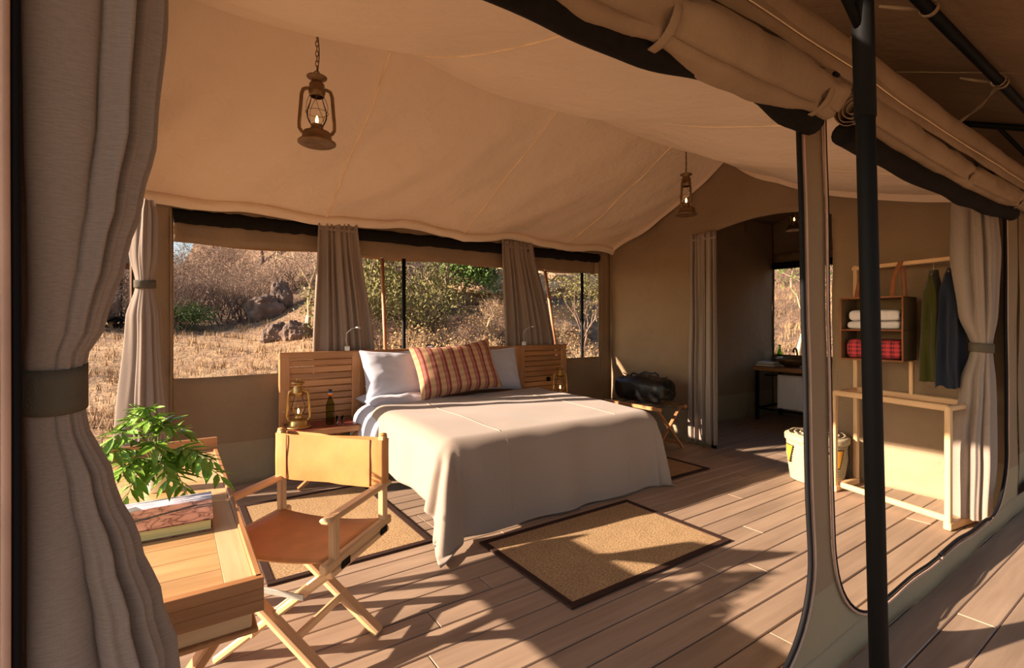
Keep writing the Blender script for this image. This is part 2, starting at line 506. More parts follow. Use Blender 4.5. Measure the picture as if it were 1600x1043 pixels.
# windows: rolled netting and a canvas valance above each opening
for i, (a, b) in enumerate(WINS):
    wd = sgroup('window_%d' % (i + 1), ((a + b) / 2, YB, SILL))
    hw = (b - a) / 2
    n = 40
    MB().tube([(lerp(-hw, hw, t / n), .02 + .012 * nz(t * .2, i), 2.325 - SILL + .012 * nz(t * .3, i + 5)) for t in range(n + 1)],
              [.062 * (1 + .12 * nz(t * .5, i + 9)) for t in range(n + 1)], 12).build('net_roll', M['mesh'], wd)
    MB().grid(lambda x, z: (x, .075 + .012 * nz(x * 3, z * 4, i), z - SILL + (.02 * nz(x * 1.7, 0, i) if z < 2.2 else 0)),
              linsp(-hw, hw, 40), linsp(2.115, 2.42, 6)).build('valance', M['canvas_roll'], wd, solid=.004)
    fr = [(-hw, -.004, 0), (hw, -.004, 0), (hw, -.004, 1.4), (-hw, -.004, 1.4)]
    for p, q in zip(fr, fr[1:] + fr[:1]):
        MB().tube([p, ((p[0] + q[0]) / 2, -.004, (p[2] + q[2]) / 2), q], .006, 6).build('edge_piping', M['canvas_roll'], wd)

# left wall: a strip at each end of a wide opening, lintel above
mb = MB()
ly = lines(YF, YB, .08, [1.25, 4.9])
lz = lines(-.02, 3.3, .08, [2.42])
def left_top(y): return lerp(EAVE_B, RIDGE_Z, (YB - y) / (YB - RIDGE_Y)) if y > RIDGE_Y else lerp(EAVE_F, RIDGE_Z, (y - YF) / (RIDGE_Y - YF))
mb.grid(lambda y, z: (XL + wrinkle(y, z, 12, .01), y, min(z, left_top(y))), ly, lz,
        keep=lambda y, z: (y < 1.25 or y > 4.9 or z > 2.42) and z < left_top(y) + .08)
wlft = struct(mb.build('wall_left', M['canvas'], solid=.006, soff=1))
MB().tube([(XL + .012, 4.9, z) for z in linsp(0, 2.42, 12)], .012, 6).build('zip_edge', M['zip'], wlft)
MB().tube([(XL + .012, 4.875, z) for z in linsp(0, 2.42, 12)], .005, 6).build('piping', M['piping'], wlft)

# right partition with its arched doorway
DY0, DY1, DZ = 2.15, 3.385, 2.45
def part_pt(y, z):
    zz = z
    if DY0 - .3 < y < DY1 + .3 and z > 2.0:
        k = sm(2.0, DZ, z) if z < DZ else sm(2.95, DZ, z)
        zz += .10 * max(0, 1 - ((y - (DY0 + DY1) / 2) / .62) ** 2) * k
    zz = min(zz, left_top(y) + .02)
    return (XR + wrinkle(y, z, 21, .055) * (1 if z > .1 else .3) + .03 * math.sin((y * 1.1 + z * .6) * 5) * .5 * sm(2.3, 3.0, z), y, zz)
py_ = lines(YF, YB + .05, .06, [DY0, DY1]); pz_ = lines(-.02, 3.34, .06, [DZ, .37])
mb = MB().grid(part_pt, py_, pz_, keep=lambda y, z: not (DY0 < y < DY1 and z < DZ) and z < left_top(y) + .06)
wr = struct(mb.build('wall_right', M['canvas'], solid=.006, soff=-1))
MB().tube([(XR - .01, YB - .01, z) for z in linsp(0, 2.48, 12)], .01, 6).build('corner_seam', M['canvas_roll'], wr)
MB().grid(lambda y, z: (XR - .03, y, z), linsp(DY1 - .06, DY1, 3), linsp(0, 2.47, 8)).build('door_zip_flap', M['zip'], wr, solid=.01)

# front wall: strips between rolled-up door openings, over a low sill with round corners
LEAN = -.05
ZS, RF = .135, .42
STR = [(-.36, -.184), (1.985, 2.165), (4.86, 5.20)]
def flare(z):
    if z >= ZS + RF: return 0.
    q = ZS + RF - z
    return RF - math.sqrt(max(0, RF * RF - q * q))
wf = sgroup('wall_front', (0, YF, 0))
zrows = [0, .05, .1] + [ZS + RF * (1 - math.cos(a)) for a in linsp(0, PI / 2, 14)] + linsp(.62, 2.4, 26)
def fy(x, z): return .012 * nz(x * 2, z * 1.5, 31) + .03 * sm(.5, 0, z) * nz(x * 1.6, z * 2, 33)
for i, (a, b) in enumerate(STR):
    fl_a = i > 0; fl_b = i < 2
    def ptf(s_, z, a=a, b=b, fl_a=fl_a, fl_b=fl_b, i=i):
        ln = LEAN * (z - 1) if i == 1 else 0
        x = lerp(a - (flare(z) if fl_a else 0), b + (flare(z) if fl_b else 0), s_) + ln
        return (x, fy(x, z), z)
    MB().grid(ptf, linsp(0, 1, 12), [z for z in zrows if z >= ZS - 1e-6]).build('wall_strip', M['canvas'], wf, solid=.005)
    for side, flg in ((0, fl_a), (1, fl_b)):
        if not flg: continue
        sgn = -1 if side == 0 else 1
        pts = []; pts2 = []
        for z in [q for q in zrows if q >= ZS - 1e-6][::-1]:
            p = ptf(side, z)
            pts.append((p[0] + sgn * (.012 if i else .013), p[1] - .006, p[2])); pts2.append((p[0] - sgn * (.012 if i else -.0045), p[1] - .012, p[2]))
        # continue along the sill to the middle of the opening
        lim = {(0, 1): .9, (1, 0): .9, (1, 1): 3.5, (2, 0): 3.5}[(i, side)]
        x0 = pts[-1][0]
        for x in linsp(x0, lim, 20)[1:]:
            z = ZS + .012 * nz(x * 3, 2, 5)
            pts.append((x, fy(x, ZS) - .006, z + .012)); pts2.append((x, fy(x, ZS) - .012, z - .012))
        MB().tube(pts, .010 if side == 0 else .006, 6).build('zip_tape', M['zip'], wf)
        MB().tube(pts2, .0055, 6).build('zip_piping', M['piping'], wf)
MB().grid(lambda x, z: (x, fy(x, z), z + (.012 * nz(x * 3, 2, 5) if z > .12 else 0)), linsp(-.36, 8.0, 120), [0, .05, .1, ZS]).build('sill_strip', M['canvas'], wf, solid=.005)
MB().grid(lambda x, z: (x, .06 + fy(x, z), z), linsp(5.6, 8.0, 24), linsp(.1, 2.5, 24)).build('end_panel', M['canvas'], wf, solid=.005)
# header panel between the roll tops and the roof edge
MB().grid(lambda x, z: (x, .02 + .02 * nz(x * 2, z * 3, 41), z), linsp(-.36, 8.0, 120), linsp(2.30, 2.47, 5)).build('header_strip', M['canvas_roll'], wf, solid=.005)

# ------------------------------------------------------------------ setting: ceiling liner
SEAMS = [1.22, 2.72, 4.25]
def seam_d(x):
    xs = [XL] + SEAMS + [XR + .3]
    for a, b in zip(xs, xs[1:]):
        if a <= x <= b: return 4 * (x - a) * (b - x) / (b - a) ** 2
    return 0
def ceil_back(x, t):
    y = lerp(YB - .02, RIDGE_Y, t)
    z = lerp(EAVE_B, RIDGE_Z, t) - .09 * math.sin(PI * t) * (.45 + .55 * seam_d(x)) + .05 * seam_d(x) * (1 - t) ** 2
    z += .012 * nz(x * 2.2 + t, t * 5, 51) + .06 * nz(x * 1.6 - t * 2.2, t * .9, 55) + .032 * nz(x * 4.5 - t * 4, t * 1.5, 58) * math.sin(PI * t)
    return (x, y, z + .0 * x)
def ceil_front(x, t):
    y = lerp(RIDGE_Y, YF + .03, t)
    z = lerp(RIDGE_Z, EAVE_F, t) - .21 * math.sin(PI * t ** .8) * (.6 + .4 * seam_d(x)) - .05 * seam_d(x) * math.sin(PI * min(1, t * 4)) 
    z += .03 * nz(x * 1.3 + t * 2, t * 2.6, 57)
    return (x, y, z)
cx_ = linsp(XL - .02, XR + .02, 90)
mb = MB()
mb.grid(ceil_back, cx_, linsp(0, 1, 40)); mb.grid(ceil_front, cx_, linsp(0, 1, 44))
ce = struct(mb.build('ceiling', M['liner']))
for sx in SEAMS:
    MB().tube([Vector(ceil_back(sx, t)) + Vector((0, 0, -.004)) for t in linsp(0, 1, 30)], .007, 5).build('seam', M['seam'], ce)
    MB().tube([Vector(ceil_front(sx, t)) + Vector((0, 0, -.004)) for t in linsp(0, .9, 30)], .006, 5).build('seam', M['seam'], ce)
# hem strip hanging along the back eave
def hem(x, s_):
    p = ceil_back(x, 0)
    return (x, p[1] - .03 - .035 * math.sin(s_ * PI) + .01 * nz(x * 6, s_ * 3, 61), p[2] + .03 - s_ * .105 + .008 * nz(x * 5, s_, 63))
MB().grid(hem, linsp(XL, XR, 150), linsp(0, 1, 8)).build('hem', M['liner'], ce)
# cream border where the liner meets the partition
for fn, t0, t1 in ((ceil_back, 0, 1), (ceil_front, 0, 1)):
    MB().grid(lambda t, s_: (XR - .03 - .012 * s_, fn(XR, t)[1], fn(XR, t)[2] + .03 - s_ * .09), linsp(t0, t1, 40), linsp(0, 1, 3)).build('edge_strip', M['liner'], ce)

# outer roof canvas over tent and veranda
def fly_z(y): return 2.93 + .43 * (y - .85) if y < RIDGE_Y else 2.93 + .43 * (RIDGE_Y - .85) - .62 * (y - RIDGE_Y)
roof = struct(MB().grid(lambda x, y: (x, y, fly_z(y) + .02 * nz(x, y * 1.5, 71) - .03 * math.sin(x * 2.2) ** 2), linsp(-.55, 8.6, 70), lines(-.75, 5.95, .15, [RIDGE_Y])).build('roof_canopy', M['fly'], solid=.004))
for sx in (2.35, 4.0, 5.6):
    MB().tube([(sx, y, fly_z(y) - .012) for y in linsp(-.7, 3.1, 12)], .004, 5).build('seam', M['canvas_roll'], roof)
MB().tube([(x, .25, fly_z(.25) - .02) for x in linsp(-.5, 8.5, 40)], .003, 5).build('seam', M['canvas_roll'], roof)

# tent roof edge: canvas sleeve above the rolled doors
def roof_edge():
    pts = [(x, .86, 2.43 + .012 * nz(x * 2, 1, 3)) for x in linsp(-.45, 8.1, 80)]
    o = struct(MB().tube(pts, [.07 + .006 * nz(i * .4, 0, 2) for i in range(80)], 12).build('trim_1', M['canvas_roll']))
    MB().grid(lambda x, s_: (x, .81 + .01 * nz(x * 2, s_), 2.425 - s_ * .11 + .01 * nz(x * 3, s_, 4)), linsp(-.4, 8.0, 100), linsp(0, 1, 4)).build('stitched_flap', M['canvas_roll'], o, solid=.005)
    MB().tube([(x, .80 + .01 * nz(x * 2, .5), 2.36 + .004 * nz(x * 4, 0)) for x in linsp(-.4, 8.0, 100)], .0025, 4).build('stitch_line', M['seam'], o)
roof_edge()

# bathroom beyond the doorway
BX, BY = 7.95, 4.2
mb = MB().grid(lambda x, z: (x, BY + wrinkle(x, z, 81, .03), z), linsp(XR, BX, 45), linsp(-.02, 3.3, 40))
struct(mb.build('wall_bathroom_back', M['canvas'], solid=.005))
bw0, bw1 = 2.5, BY - .03
mb = MB().grid(lambda y, z: (BX + wrinkle(y, z, 83, .02), y, z), lines(YF, BY, .08, [bw0, bw1]), lines(-.02, 3.3, .08, [.93, 2.36]),
               keep=lambda y, z: not (bw0 < y < bw1 and .93 < z < 2.36))
struct(mb.build('wall_bathroom_side', M['canvas'], solid=.005))
wd = sgroup('window_4', (BX, (bw0 + bw1) / 2, .93))
MB().tube([(-.03, q, 1.40) for q in linsp(bw0 - 3.335, bw1 - 3.335, 20)], .055, 10).build('net_roll', M['mesh'], wd)
MB().grid(lambda y, z: (-.02, y, z), linsp(-.83, .83, 20), linsp(1.40, 1.6, 4)).build('valance', M['canvas_roll'], wd, solid=.004)
struct(MB().grid(lambda x, y: (x, y, 3.0 + .3 * math.sin((y - YF) / (BY - YF) * PI)), linsp(XR - .02, BX + .05, 20), linsp(YF, BY + .05, 20)).build('ceiling_bathroom', M['canvas'], solid=.004))

# ------------------------------------------------------------------ headboard and bed
def headboard():
    t = thing('headboard', 'slatted oak headboard with side panels standing below the window row', 'headboard', (2.485, 4.885, 0))
    def X(v): return v - 2.485
    for x in (.835, 1.485, 1.575, 3.385, 3.475, 4.135):
        MB().box((X(x) - .045, -.025, 0.0), (X(x) + .045, .025, 1.145), ch=.006).build('stile', M['oak'], t)
    for a, b in ((.79, 1.53), (1.53, 3.43), (3.43, 4.18)):
        MB().box((X(a), -.024, 1.085), (X(b), .024, 1.155), ch=.006).build('top_rail', M['oak'], t)
        MB().box((X(a) + .09, -.022, .38), (X(b) - .09, .022, .45), ch=.006).build('bottom_rail', M['oak'], t)
        n = 10
        for k in range(n):
            z0 = .452 + k * .0632
            MB().box((X(a) + .088, -.012, z0 + .002), (X(b) - .088, .012, z0 + .0605), ch=.006).build('slat', M['oak'], t)
    bm = MB().lathe([(0, 0), (.009, 0), (.009, .003), (.005, .006), (0, .006)], 8).build('bolt', M['chrome'], t)
    first = True
    for x in (.83, 1.49, 1.575, 3.475, 4.14):
        for z in (1.10, .62, .80):
            o = bm if first else bm.copy()
            if not first: COL.objects.link(o)
            first = False
            o.rotation_euler = (PI / 2, 0, 0); o.location = (X(x), -.025, z)
    MB().box((X(3.86), -.03, .70), (X(3.91), -.012, .75), ch=.003).build('socket', M['steel'], t)
headboard()

def bedside(x0, x1, label):
    t = thing('bedside_table', label, 'table', ((x0 + x1) / 2, 4.63, 0), 0, 'bedside tables')
    w2 = (x1 - x0) / 2
    z = .515
    for yy in (-.2, .2): MB().box((-w2, yy - .022, z - .05), (w2, yy + .022, z), ch=.005).build('rail', M['oak'], t)
    for xx in (-w2 + .02, w2 - .02): MB().box((xx - .02, -.2, z - .045), (xx + .02, .2, z - .004), ch=.005).build('side_rail', M['oak'], t)
    MB().grid(lambda x, y: (x, y, z + .001 - .006 * (1 - (x / w2) ** 2) * (1 - (y / .2) ** 2)), linsp(-w2 + .015, w2 - .015, 12), linsp(-.2, .2, 8)).build('leather_top', M['redleather'], t, solid=.006)
    for yy in (-.17, .17):
        MB().bar((-w2 + .03, yy, z - .03), (w2 - .08, yy, .012), .03, .045, (0, 1, 0)).build('leg', M['oak'], t)
        MB().bar((w2 - .03, yy + .03, z - .03), (-w2 + .08, yy + .03, .012), .03, .045, (0, 1, 0)).build('leg', M['oak'], t)
bedside(.80, 1.47, 'low oak bedside table with red leather top, holding lantern and bottle')
bedside(3.50, 4.17, 'oak bedside table mostly hidden behind the bed, holding a brass lantern')

BX0, BX1, BY0, BTOP = 1.53, 3.47, 2.97, .60
def bed():
    t = thing('bed', 'king size bed with dark base and white sheeted mattress', 'bed', (2.5, 3.9, 0))
    MB().box((-.94, -.9, .14), (.94, .92, .34), ch=.02).build('bed_base', M['bedbase'], t)
    for x in (-.85, .85):
        for y in (-.8, .85): MB().box((x - .04, y - .04, 0), (x + .04, y + .04, .15)).build('leg', M['bedbase'], t)
    def mp(u, v):
        # rounded mattress block as a superellipse loaf
        cu, su = math.cos(u), math.sin(u)
        e = .12
        X = .965 * math.copysign(abs(cu) ** e, cu); Y = .955 * math.copysign(abs(su) ** e, su)
        k = abs(math.cos(v)) ** .22; zz = math.copysign(abs(math.sin(v)) ** .35, math.sin(v))
        return (X * k, Y * k + .01, .465 + .128 * zz)
    MB().grid(mp, [2 * PI * i / 64 for i in range(64)], linsp(-PI / 2, PI / 2, 20), closed=True).build('mattress', M['white'], t)
bed()

def drape(x, y, x0, x1, y0, top, rho, rip, fl_edge=.06, fl_corner=.3, puff=.012, seed=0, y1=None):
    ax = max(x0 - x, x - x1, 0.); sx = -1 if x < x0 else 1
    by = max(y0 - y, 0.); sy = -1
    if y1 is not None and y > y1: by = y - y1; sy = 1
    d = math.hypot(ax, by)
    nx = min(max(x, x0), x1); ny = max(y, y0)
    if y1 is not None: ny = min(ny, y1)
    if d < 1e-6:
        edge = min(nx - x0, x1 - nx, ny - y0)
        return (nx, ny, top + puff * (nz(x * 2.5, y * 2.5, seed) + .5 * nz(x * 6, y * 4, seed)) * min(1, edge / .15))
    dx, dy = sx * ax / d, sy * by / d
    phi = math.atan2(ax, by)
    c = math.sin(2 * phi)
    fl = fl_edge + fl_corner * c * (1 if sx < 0 else .35)
    if d < rho * PI / 2:
        out = rho * math.sin(d / rho); dn = rho * (1 - math.cos(d / rho))
    else:
        q = d - rho * PI / 2
        out = rho + fl * q; dn = rho + q * math.sqrt(max(.2, 1 - fl * fl))
    along = (y if ax > by else x)
    out += rip * min(1, d / .35) * (math.sin(along * 11 + 2 * nz(along * 2, 0, seed)) + .6 * nz(along * 5, d * 2, seed))
    if c > .02: out += .085 * c * min(1, d / .3) * d * math.cos(phi * 9 + .6)
    z = top - dn
    if z < .02:
        out += (.02 - z) * .6; z = .02 + .004 * nz(x * 9, y * 9)
    return (nx + dx * out, ny + dy * out, z)
# white duvet folded back near the pillows
def duvet_pt(x, y):
    p = drape(x, y, BX0 + .02, BX1 - .02, BY0 + .03, .60, .09, .008, .1, .3, .012, 5)
    k = sm(4.72, 4.52, y)
    up = .022 * sm(4.25, 4.45, y) * k
    return (p[0] - (.03 * sm(0, .2, BX0 - x)), p[1], p[2] + up + .01 * nz(x * 4, y * 7, 8) * k)
o = MB().grid(duvet_pt, linsp(BX0 - .36, BX1 + .36, 90), linsp(4.05, 4.66, 40)).build('duvet', M['white'], solid=.05, soff=1)
tag(o, 'white cotton duvet edge folded back below the pillows on the bed', 'duvet')
THY = 4.42
def throw_pt(x, y):
    # the head edge runs slightly askew
    yy = y + .10 * sm(3.6, THY, y) * (x - 2.5)
    hang = .0
    p = drape(x, yy, BX0 + .035, BX1 - .035, BY0 + .035, .672, .135, .014, .05, .36, .008, 2)
    up = .012 * sm(4.2, 4.4, y)
    z = p[2] - (.03 * sm(3.7, 2.9, y) * sm(.30, .62, p[2]))
    return (p[0], p[1], max(z + up, .016))
tw = thing('bed_throw', 'beige woven throw draped over the foot of the bed to the floor', 'throw', (0, 0, 0))
MB().grid(throw_pt, linsp(BX0 - .48, BX1 + .38, 120), linsp(BY0 - .71, THY, 120)).build('cloth', M['throw'], tw, solid=.006, soff=1)
for sx_ in (1.93, 3.10):
    MB().tube([Vector(throw_pt(sx_ + .02 * math.sin(y * 3), y)) + Vector((0, -.004 if y < BY0 else 0, .007 if y > BY0 else 0)) for y in linsp(BY0 - .58, 4.38, 60)], .0045, 5).build('seam', M['throw'], tw)

def pillow(name, label, w_, h_, t_, loc, rot, m, n=26, crease=.02, flange=0., seed=0):
    hw, hh = w_ / 2, h_ / 2
    mb = MB()
    for sgn in (-1, 1):
        def pt(u, v, sgn=sgn):
            th = (max(0, 1 - u ** 4) * max(0, 1 - v ** 4)) ** .5
            pin = 1 - .05 * (1 - abs(u * v)) * (u * u + v * v) * .6
            wr_ = crease * th * (nz(u * 2.2 + seed, v * 2.4, seed) + .6 * nz(u * 5, v * 6 + seed, seed))
            return (u * hw * (1 - .06 * (1 - v * v) * u * u), sgn * (t_ / 2 * th + wr_), hh + v * hh * (1 - .07 * (1 - u * u) * v * v) - .03 * (1 - u * u) * sm(.5, 1, v))
        mb.grid(pt, linsp(-1, 1, n), linsp(-1, 1, n), uvf=lambda u, v: ((u + 1) / 2, (v + 1) / 2))
    o = mb.build(name, m, sub=1)
    o.location = loc; o.rotation_euler = rot
    return tag(o, label, name.replace('_', ' '))
pillow('pillow', 'white pillow lying flat at the lamp and bottle side, under the upright one', .74, .46, .13, (1.86, 4.42, .675), (math.radians(-88), 0, math.radians(4)), M['white'], seed=4)
pillow('pillow', 'large white pillow propped upright against the headboard near the wine bottle', .80, .52, .20, (1.90, 4.62, .69), (math.radians(-20), math.radians(-2), 0), M['white'], seed=1)
pillow('pillow', 'white pillow mostly hidden behind the striped cushion', .80, .52, .19, (2.92, 4.64, .68), (math.radians(-20), math.radians(3), 0), M['white'], seed=2)
pillow('cushion', 'red and gold striped cushion leaning on the white pillows', .95, .56, .21, (2.42, 4.38, .715), (math.radians(-24), math.radians(-4), math.radians(2)), M['stripe'], crease=.012, seed=3)

# ------------------------------------------------------------------ rugs
def rug(label, x0, x1, y0, y1):
    t = thing('sisal_rug', label, 'rug', ((x0 + x1) / 2, (y0 + y1) / 2, 0), 0, 'bound sisal rugs')
    a, b = (x1 - x0) / 2, (y1 - y0) / 2
    MB().box((-a + .02, -b + .02, 0), (a - .02, b - .02, .009), ch=.002).build('weave', M['rug'], t)
    e = .042
    for lo, hi in (((-a, -b, 0), (a, -b + e, .013)), ((-a, b - e, 0), (a, b, .013)), ((-a, -b + e, 0), (-a + e, b - e, .013)), ((a - e, -b + e, 0), (a, b - e, .013))):
        MB().box(lo, hi, ch=.003).build('binding', M['rugedge'], t)
rug('sisal rug with dark binding on the deck at the foot of the bed', 1.63, 3.0, 1.856, 2.757)
rug('sisal rug with dark binding behind the tan leather chair', .42, 1.40, 2.945, 4.35)
rug('sisal rug corner showing past the bed by the luggage stool', 3.66, 4.315, 2.89, 4.2)

# ------------------------------------------------------------------ lanterns
def lantern(label, loc, sc, metal, hang=None, rz=0., group='hurricane lanterns', tilt=0.):
    t = thing('hurricane_lantern', label, 'lantern', loc, rz, group)
    m = M[metal]
    def sc_(pr): return [(r * sc, z * sc) for r, z in pr]
    MB().lathe(sc_([(0, .004), (.03, .004), (.034, 0), (.07, .0), (.092, 0), (.1, .005), (.1, .012), (.09, .018), (.078, .024), (.076, .055), (.07, .066), (.045, .071), (0, .072)]), 28).build('fuel_tank', m, t)
    MB().lathe(sc_([(.026, .07), (.034, .078), (.034, .09), (.026, .1), (.034, .103), (.034, .106), (.012, .108), (.012, .116), (0, .116)]), 20).build('burner', m, t)
    MB().lathe(sc_([(.031, .104), (.042, .12), (.052, .145), (.054, .168), (.049, .195), (.04, .22), (.033, .245), (.031, .275)]), 24).build('glass_globe', M['glass'], t)
    cap = MB().lathe(sc_([(.034, .262), (.04, .266), (.04, .28), (.044, .284), (.044, .292), (.04, .296), (.04, .33), (.034, .338), (.03, .345), (.03, .356), (.052, .366), (.054, .371), (.04, .378), (.02, .383), (0, .384)]), 24).build('chimney_cap', m, t)
    for sg in (-1, 1):
        pts = [(sg * .06, .0, .058), (sg * .078, 0, .064), (sg * .09, 0, .085), (sg * .09, 0, .12), (sg * .084, 0, .2), (sg * .079, 0, .27), (sg * .07, 0, .297), (sg * .05, 0, .305), (sg * .036, 0, .305)]
        P = []
        for i in range(len(pts) - 1):
            for k in range(3): P.append(tuple(lerp(pts[i][q], pts[i + 1][q], k / 3) * sc for q in range(3)))
        P.append(tuple(q * sc for q in pts[-1]))
        MB().tube(P, .0095 * sc, 8).build('side_tube', m, t)
    g = MB()
    g.tube([(.059 * sc * math.cos(a), .059 * sc * math.sin(a), .175 * sc) for a in linsp(0, 2 * PI, 25)[:-1]], .0018 * sc, 5, closed=True)
    for a0 in (0.6, 2.2, 3.74, 5.34):
        g.tube([((.036 + .024 * math.sin(q * PI)) * sc * math.cos(a0 + q * 1.2), (.036 + .024 * math.sin(q * PI)) * sc * math.sin(a0 + q * 1.2), lerp(.1, .27, q) * sc) for q in linsp(0, 1, 10)], .0016 * sc, 5)
    g.build('guard_wire', m, t)
    MB().lathe(sc_([(0, .116), (.006, .12), (.0085, .13), (.007, .142), (.003, .155), (0, .16)]), 10).build('glowing_filament', M['flame'], t)
    MB().tube([(.014 * sc * math.cos(a), 0, (.392 + .014 * math.sin(a)) * sc) for a in linsp(0, 2 * PI, 15)[:-1]], .0028 * sc, 6, closed=True).build('ring', m, t)
    if hang:
        top = hang - loc[2]
        z = .405 * sc; k = 0; lk = .03
        ch = MB()
        while z < top - .10:
            c = z + lk / 2
            ch.tube([((.008 * math.cos(a) if k % 2 else 0), (0 if k % 2 else .008 * math.cos(a)), c + .02 * math.sin(a)) for a in linsp(0, 2 * PI, 13)[:-1]], .0026, 5, closed=True)
            z += lk; k += 1
        ch.tube([(0, 0, z), (0, 0, top)], .006, 6)
        ch.build('chain', M['bronze'], t)
        MB().tube([(.012 * math.sin(q * PI), .006, lerp(.38 * sc, top - .08, q)) for q in linsp(0, 1, 14)], .0028, 5).build('flex', M['steel'], t)
        MB().lathe([(0, top - .035), (.02, top - .033), (.034, top - .015), (.038, top + .02)], 18).build('ceiling_rose', m, t)
    else:
        MB().tube([(.085 * sc * math.cos(a), .05 * sc + .0 * a, (.26 + .08 * math.sin(a)) * sc) for a in linsp(0, PI, 16)], .0022 * sc, 5).build('bail_handle', m, t)
    t.rotation_euler.y = tilt
    return t
lantern('bronze hurricane lantern hanging on a chain nearest the big tied curtain', (.722, 3.15, 2.505), 1.10, 'bronze', 3.285, -.3)
lantern('bronze hurricane lantern hanging in front of the doorway gable', (4.30, 3.15, 2.515), 1.12, 'bronze', 3.275, .15)
lantern('bronze hurricane lantern hanging inside the bathroom, half hidden', (6.62, 3.22, 2.62), 1.05, 'bronze', 3.24, .3)
lantern('lit brass lantern on the bedside table next to a wine bottle', (.90, 4.60, .516), 1.05, 'brass', None, -.45)
lantern('lit brass lantern peeking over the far side of the bed', (3.87, 4.62, .516), .98, 'brass', None, -.5)

# ------------------------------------------------------------------ bottles and glass
def bottle(name, label, loc, h, r, m, band=False):
    t = thing(name, label, 'bottle', loc)
    pr = [(0, .006), (r * .5, .003), (r * .9, 0), (r, .006), (r, h * .52), (r * .92, h * .6), (r * .6, h * .7), (r * .38, h * .76), (r * .34, h * .92), (r * .4, h * .93), (r * .4, h * .97)]
    MB().lathe(pr, 20).build('glass_body', m, t)
    MB().lathe([(r * .42, h * .93), (r * .44, h * 1.0), (0, h * 1.002)], 16).build('foil_cap', M['cap'], t)
    if band:
        for i, c in enumerate(((40, 90, 210), (240, 200, 40), (240, 130, 30), (214, 50, 40))):
            mm = m_plain('bead band %d' % i, c, .5)
            z = h * (.915 - i * .027)
            MB().lathe([(r * .40, z - .004), (r * .47, z - .002), (r * .47, z + .002), (r * .40, z + .004)], 14).build('bead_band', mm, t)
    else:
        MB().lathe([(r * 1.01, h * .12), (r * 1.015, h * .12), (r * 1.015, h * .42), (r * 1.01, h * .42)], 20).build('paper_label', M['ceramic'], t)
bottle('wine_bottle', 'olive wine bottle with rainbow bead band on the bedside table', (1.168, 4.60, .516), .31, .037, M['bottle'], True)
bottle('wine_bottle', 'green bottle on the bathroom washstand below the window', (7.72, 3.97, .792), .30, .038, M['greenbottle'])
o = MB().lathe([(0, .006), (.026, .006), (.03, .012), (.034, .09), (.032, .09), (.027, .014), (0, .012)], 20).build('drinking_glass', M['glass'])
o.location = (1.225, 4.50, .513)
tag(o, 'small clear tumbler in front of the wine bottle on bedside table', 'glass')

# ------------------------------------------------------------------ reading lamps
def readlamp(x, label):
    t = thing('reading_lamp', label, 'lamp', (x, 4.885, 1.155), 0, 'gooseneck reading lamps')
    MB().box((-.022, -.02, 0), (.022, .02, .045), ch=.006).build('base', M['plastic'], t)
    pts = [(0, 0, .045), (-.012, -.005, .11), (-.01, -.02, .17), (.03, -.05, .215), (.07, -.07, .225)]
    P = [tuple(spl([(i, *p) for i, p in enumerate(pts)], s_)) for s_ in linsp(0, 4, 24)]
    MB().tube(P, .005, 7).build('gooseneck', M['chrome'], t)
    MB().tube([(.066, -.068, .225), (.105, -.088, .224)], [.011, .014], 12).build('lamp_head', M['chrome'], t)
readlamp(1.40, 'gooseneck reading lamp on the headboard above the wine bottle')
readlamp(3.52, 'gooseneck reading lamp on the headboard at the doorway side')

# ------------------------------------------------------------------ curtains
def sheet(name, label, P, n, nf, amp, zs, m=None, group='window curtains', nrm=(0, -1), gather=.5, seed=0):
    """pleated curtain: P(z) -> (ax, ay, bx, by) end points of the panel at height z"""
    mb = MB()
    zt, zb = max(zs), min(zs)
    def pt(s_, z):
        ax, ay, bx_, by_ = P(z)
        k = amp * (gather + (1 - gather) * sm(zt, zt - .5, z))
        ph = 2 * PI * nf * (s_ + .03 * math.sin(s_ * 17 + seed)) + .9 * nz(z * .8, s_ * 2, seed)
        off = k * (math.sin(ph) + .35 * math.sin(2.3 * ph + 1 + z * .7) + .8 * nz(s_ * 3, z * 1.2, seed))
        return (lerp(ax, bx_, s_) + nrm[0] * off, lerp(ay, by_, s_) + nrm[1] * off, z)
    mb.grid(pt, linsp(0, 1, n), zs, uvf=lambda u, v: (u * .9, v))
    t = thing(name, label, 'curtain', (0, 0, 0), 0, group)
    mb.build('fabric', m or M['linen'], t, solid=.004, soff=0)
    ax, ay, bx_, by_ = P(zt)
    MB().grid(lambda s_, q: (lerp(ax, bx_, s_) + nrm[0] * (amp * gather * .5 + .01 + .004 * math.sin(s_ * 80)), lerp(ay, by_, s_) + nrm[1] * (amp * gather * .5 + .01 + .004 * math.sin(s_ * 80)), zt - .075 + q), linsp(0, 1, 60), linsp(-.012, .012, 3)).build('heading_tape', m or M['linen'], t)
    return t
def wc(x0t, x1t, x0b, x1b):
    def P(z):
        k = sm(2.45, .95, z) ** .8
        return (lerp(x0t, x0b, k), 4.945, lerp(x1t, x1b, k), 4.945)
    return P
sheet('window_curtain', 'gathered oatmeal curtain between first and second back windows', wc(1.145, 1.515, 1.09, 1.69), 110, 6.5, .024, linsp(2.40, .86, 40), seed=1)
sheet('window_curtain', 'gathered oatmeal curtain between second and third back windows', wc(3.235, 3.70, 3.27, 4.06), 110, 7, .024, linsp(2.42, .86, 40), seed=2)
def dcP(z):
    b = .03 * sm(1.6, .9, z)
    return (5.02, 3.62 + b * .6, 5.04, 3.30 - b * 0.2)
sheet('doorway_curtain', 'long straight oatmeal curtain beside the bathroom doorway', dcP, 110, 4.5, .026, linsp(2.46, .05, 50), group=None, nrm=(-1, -.2), gather=.6, seed=3)

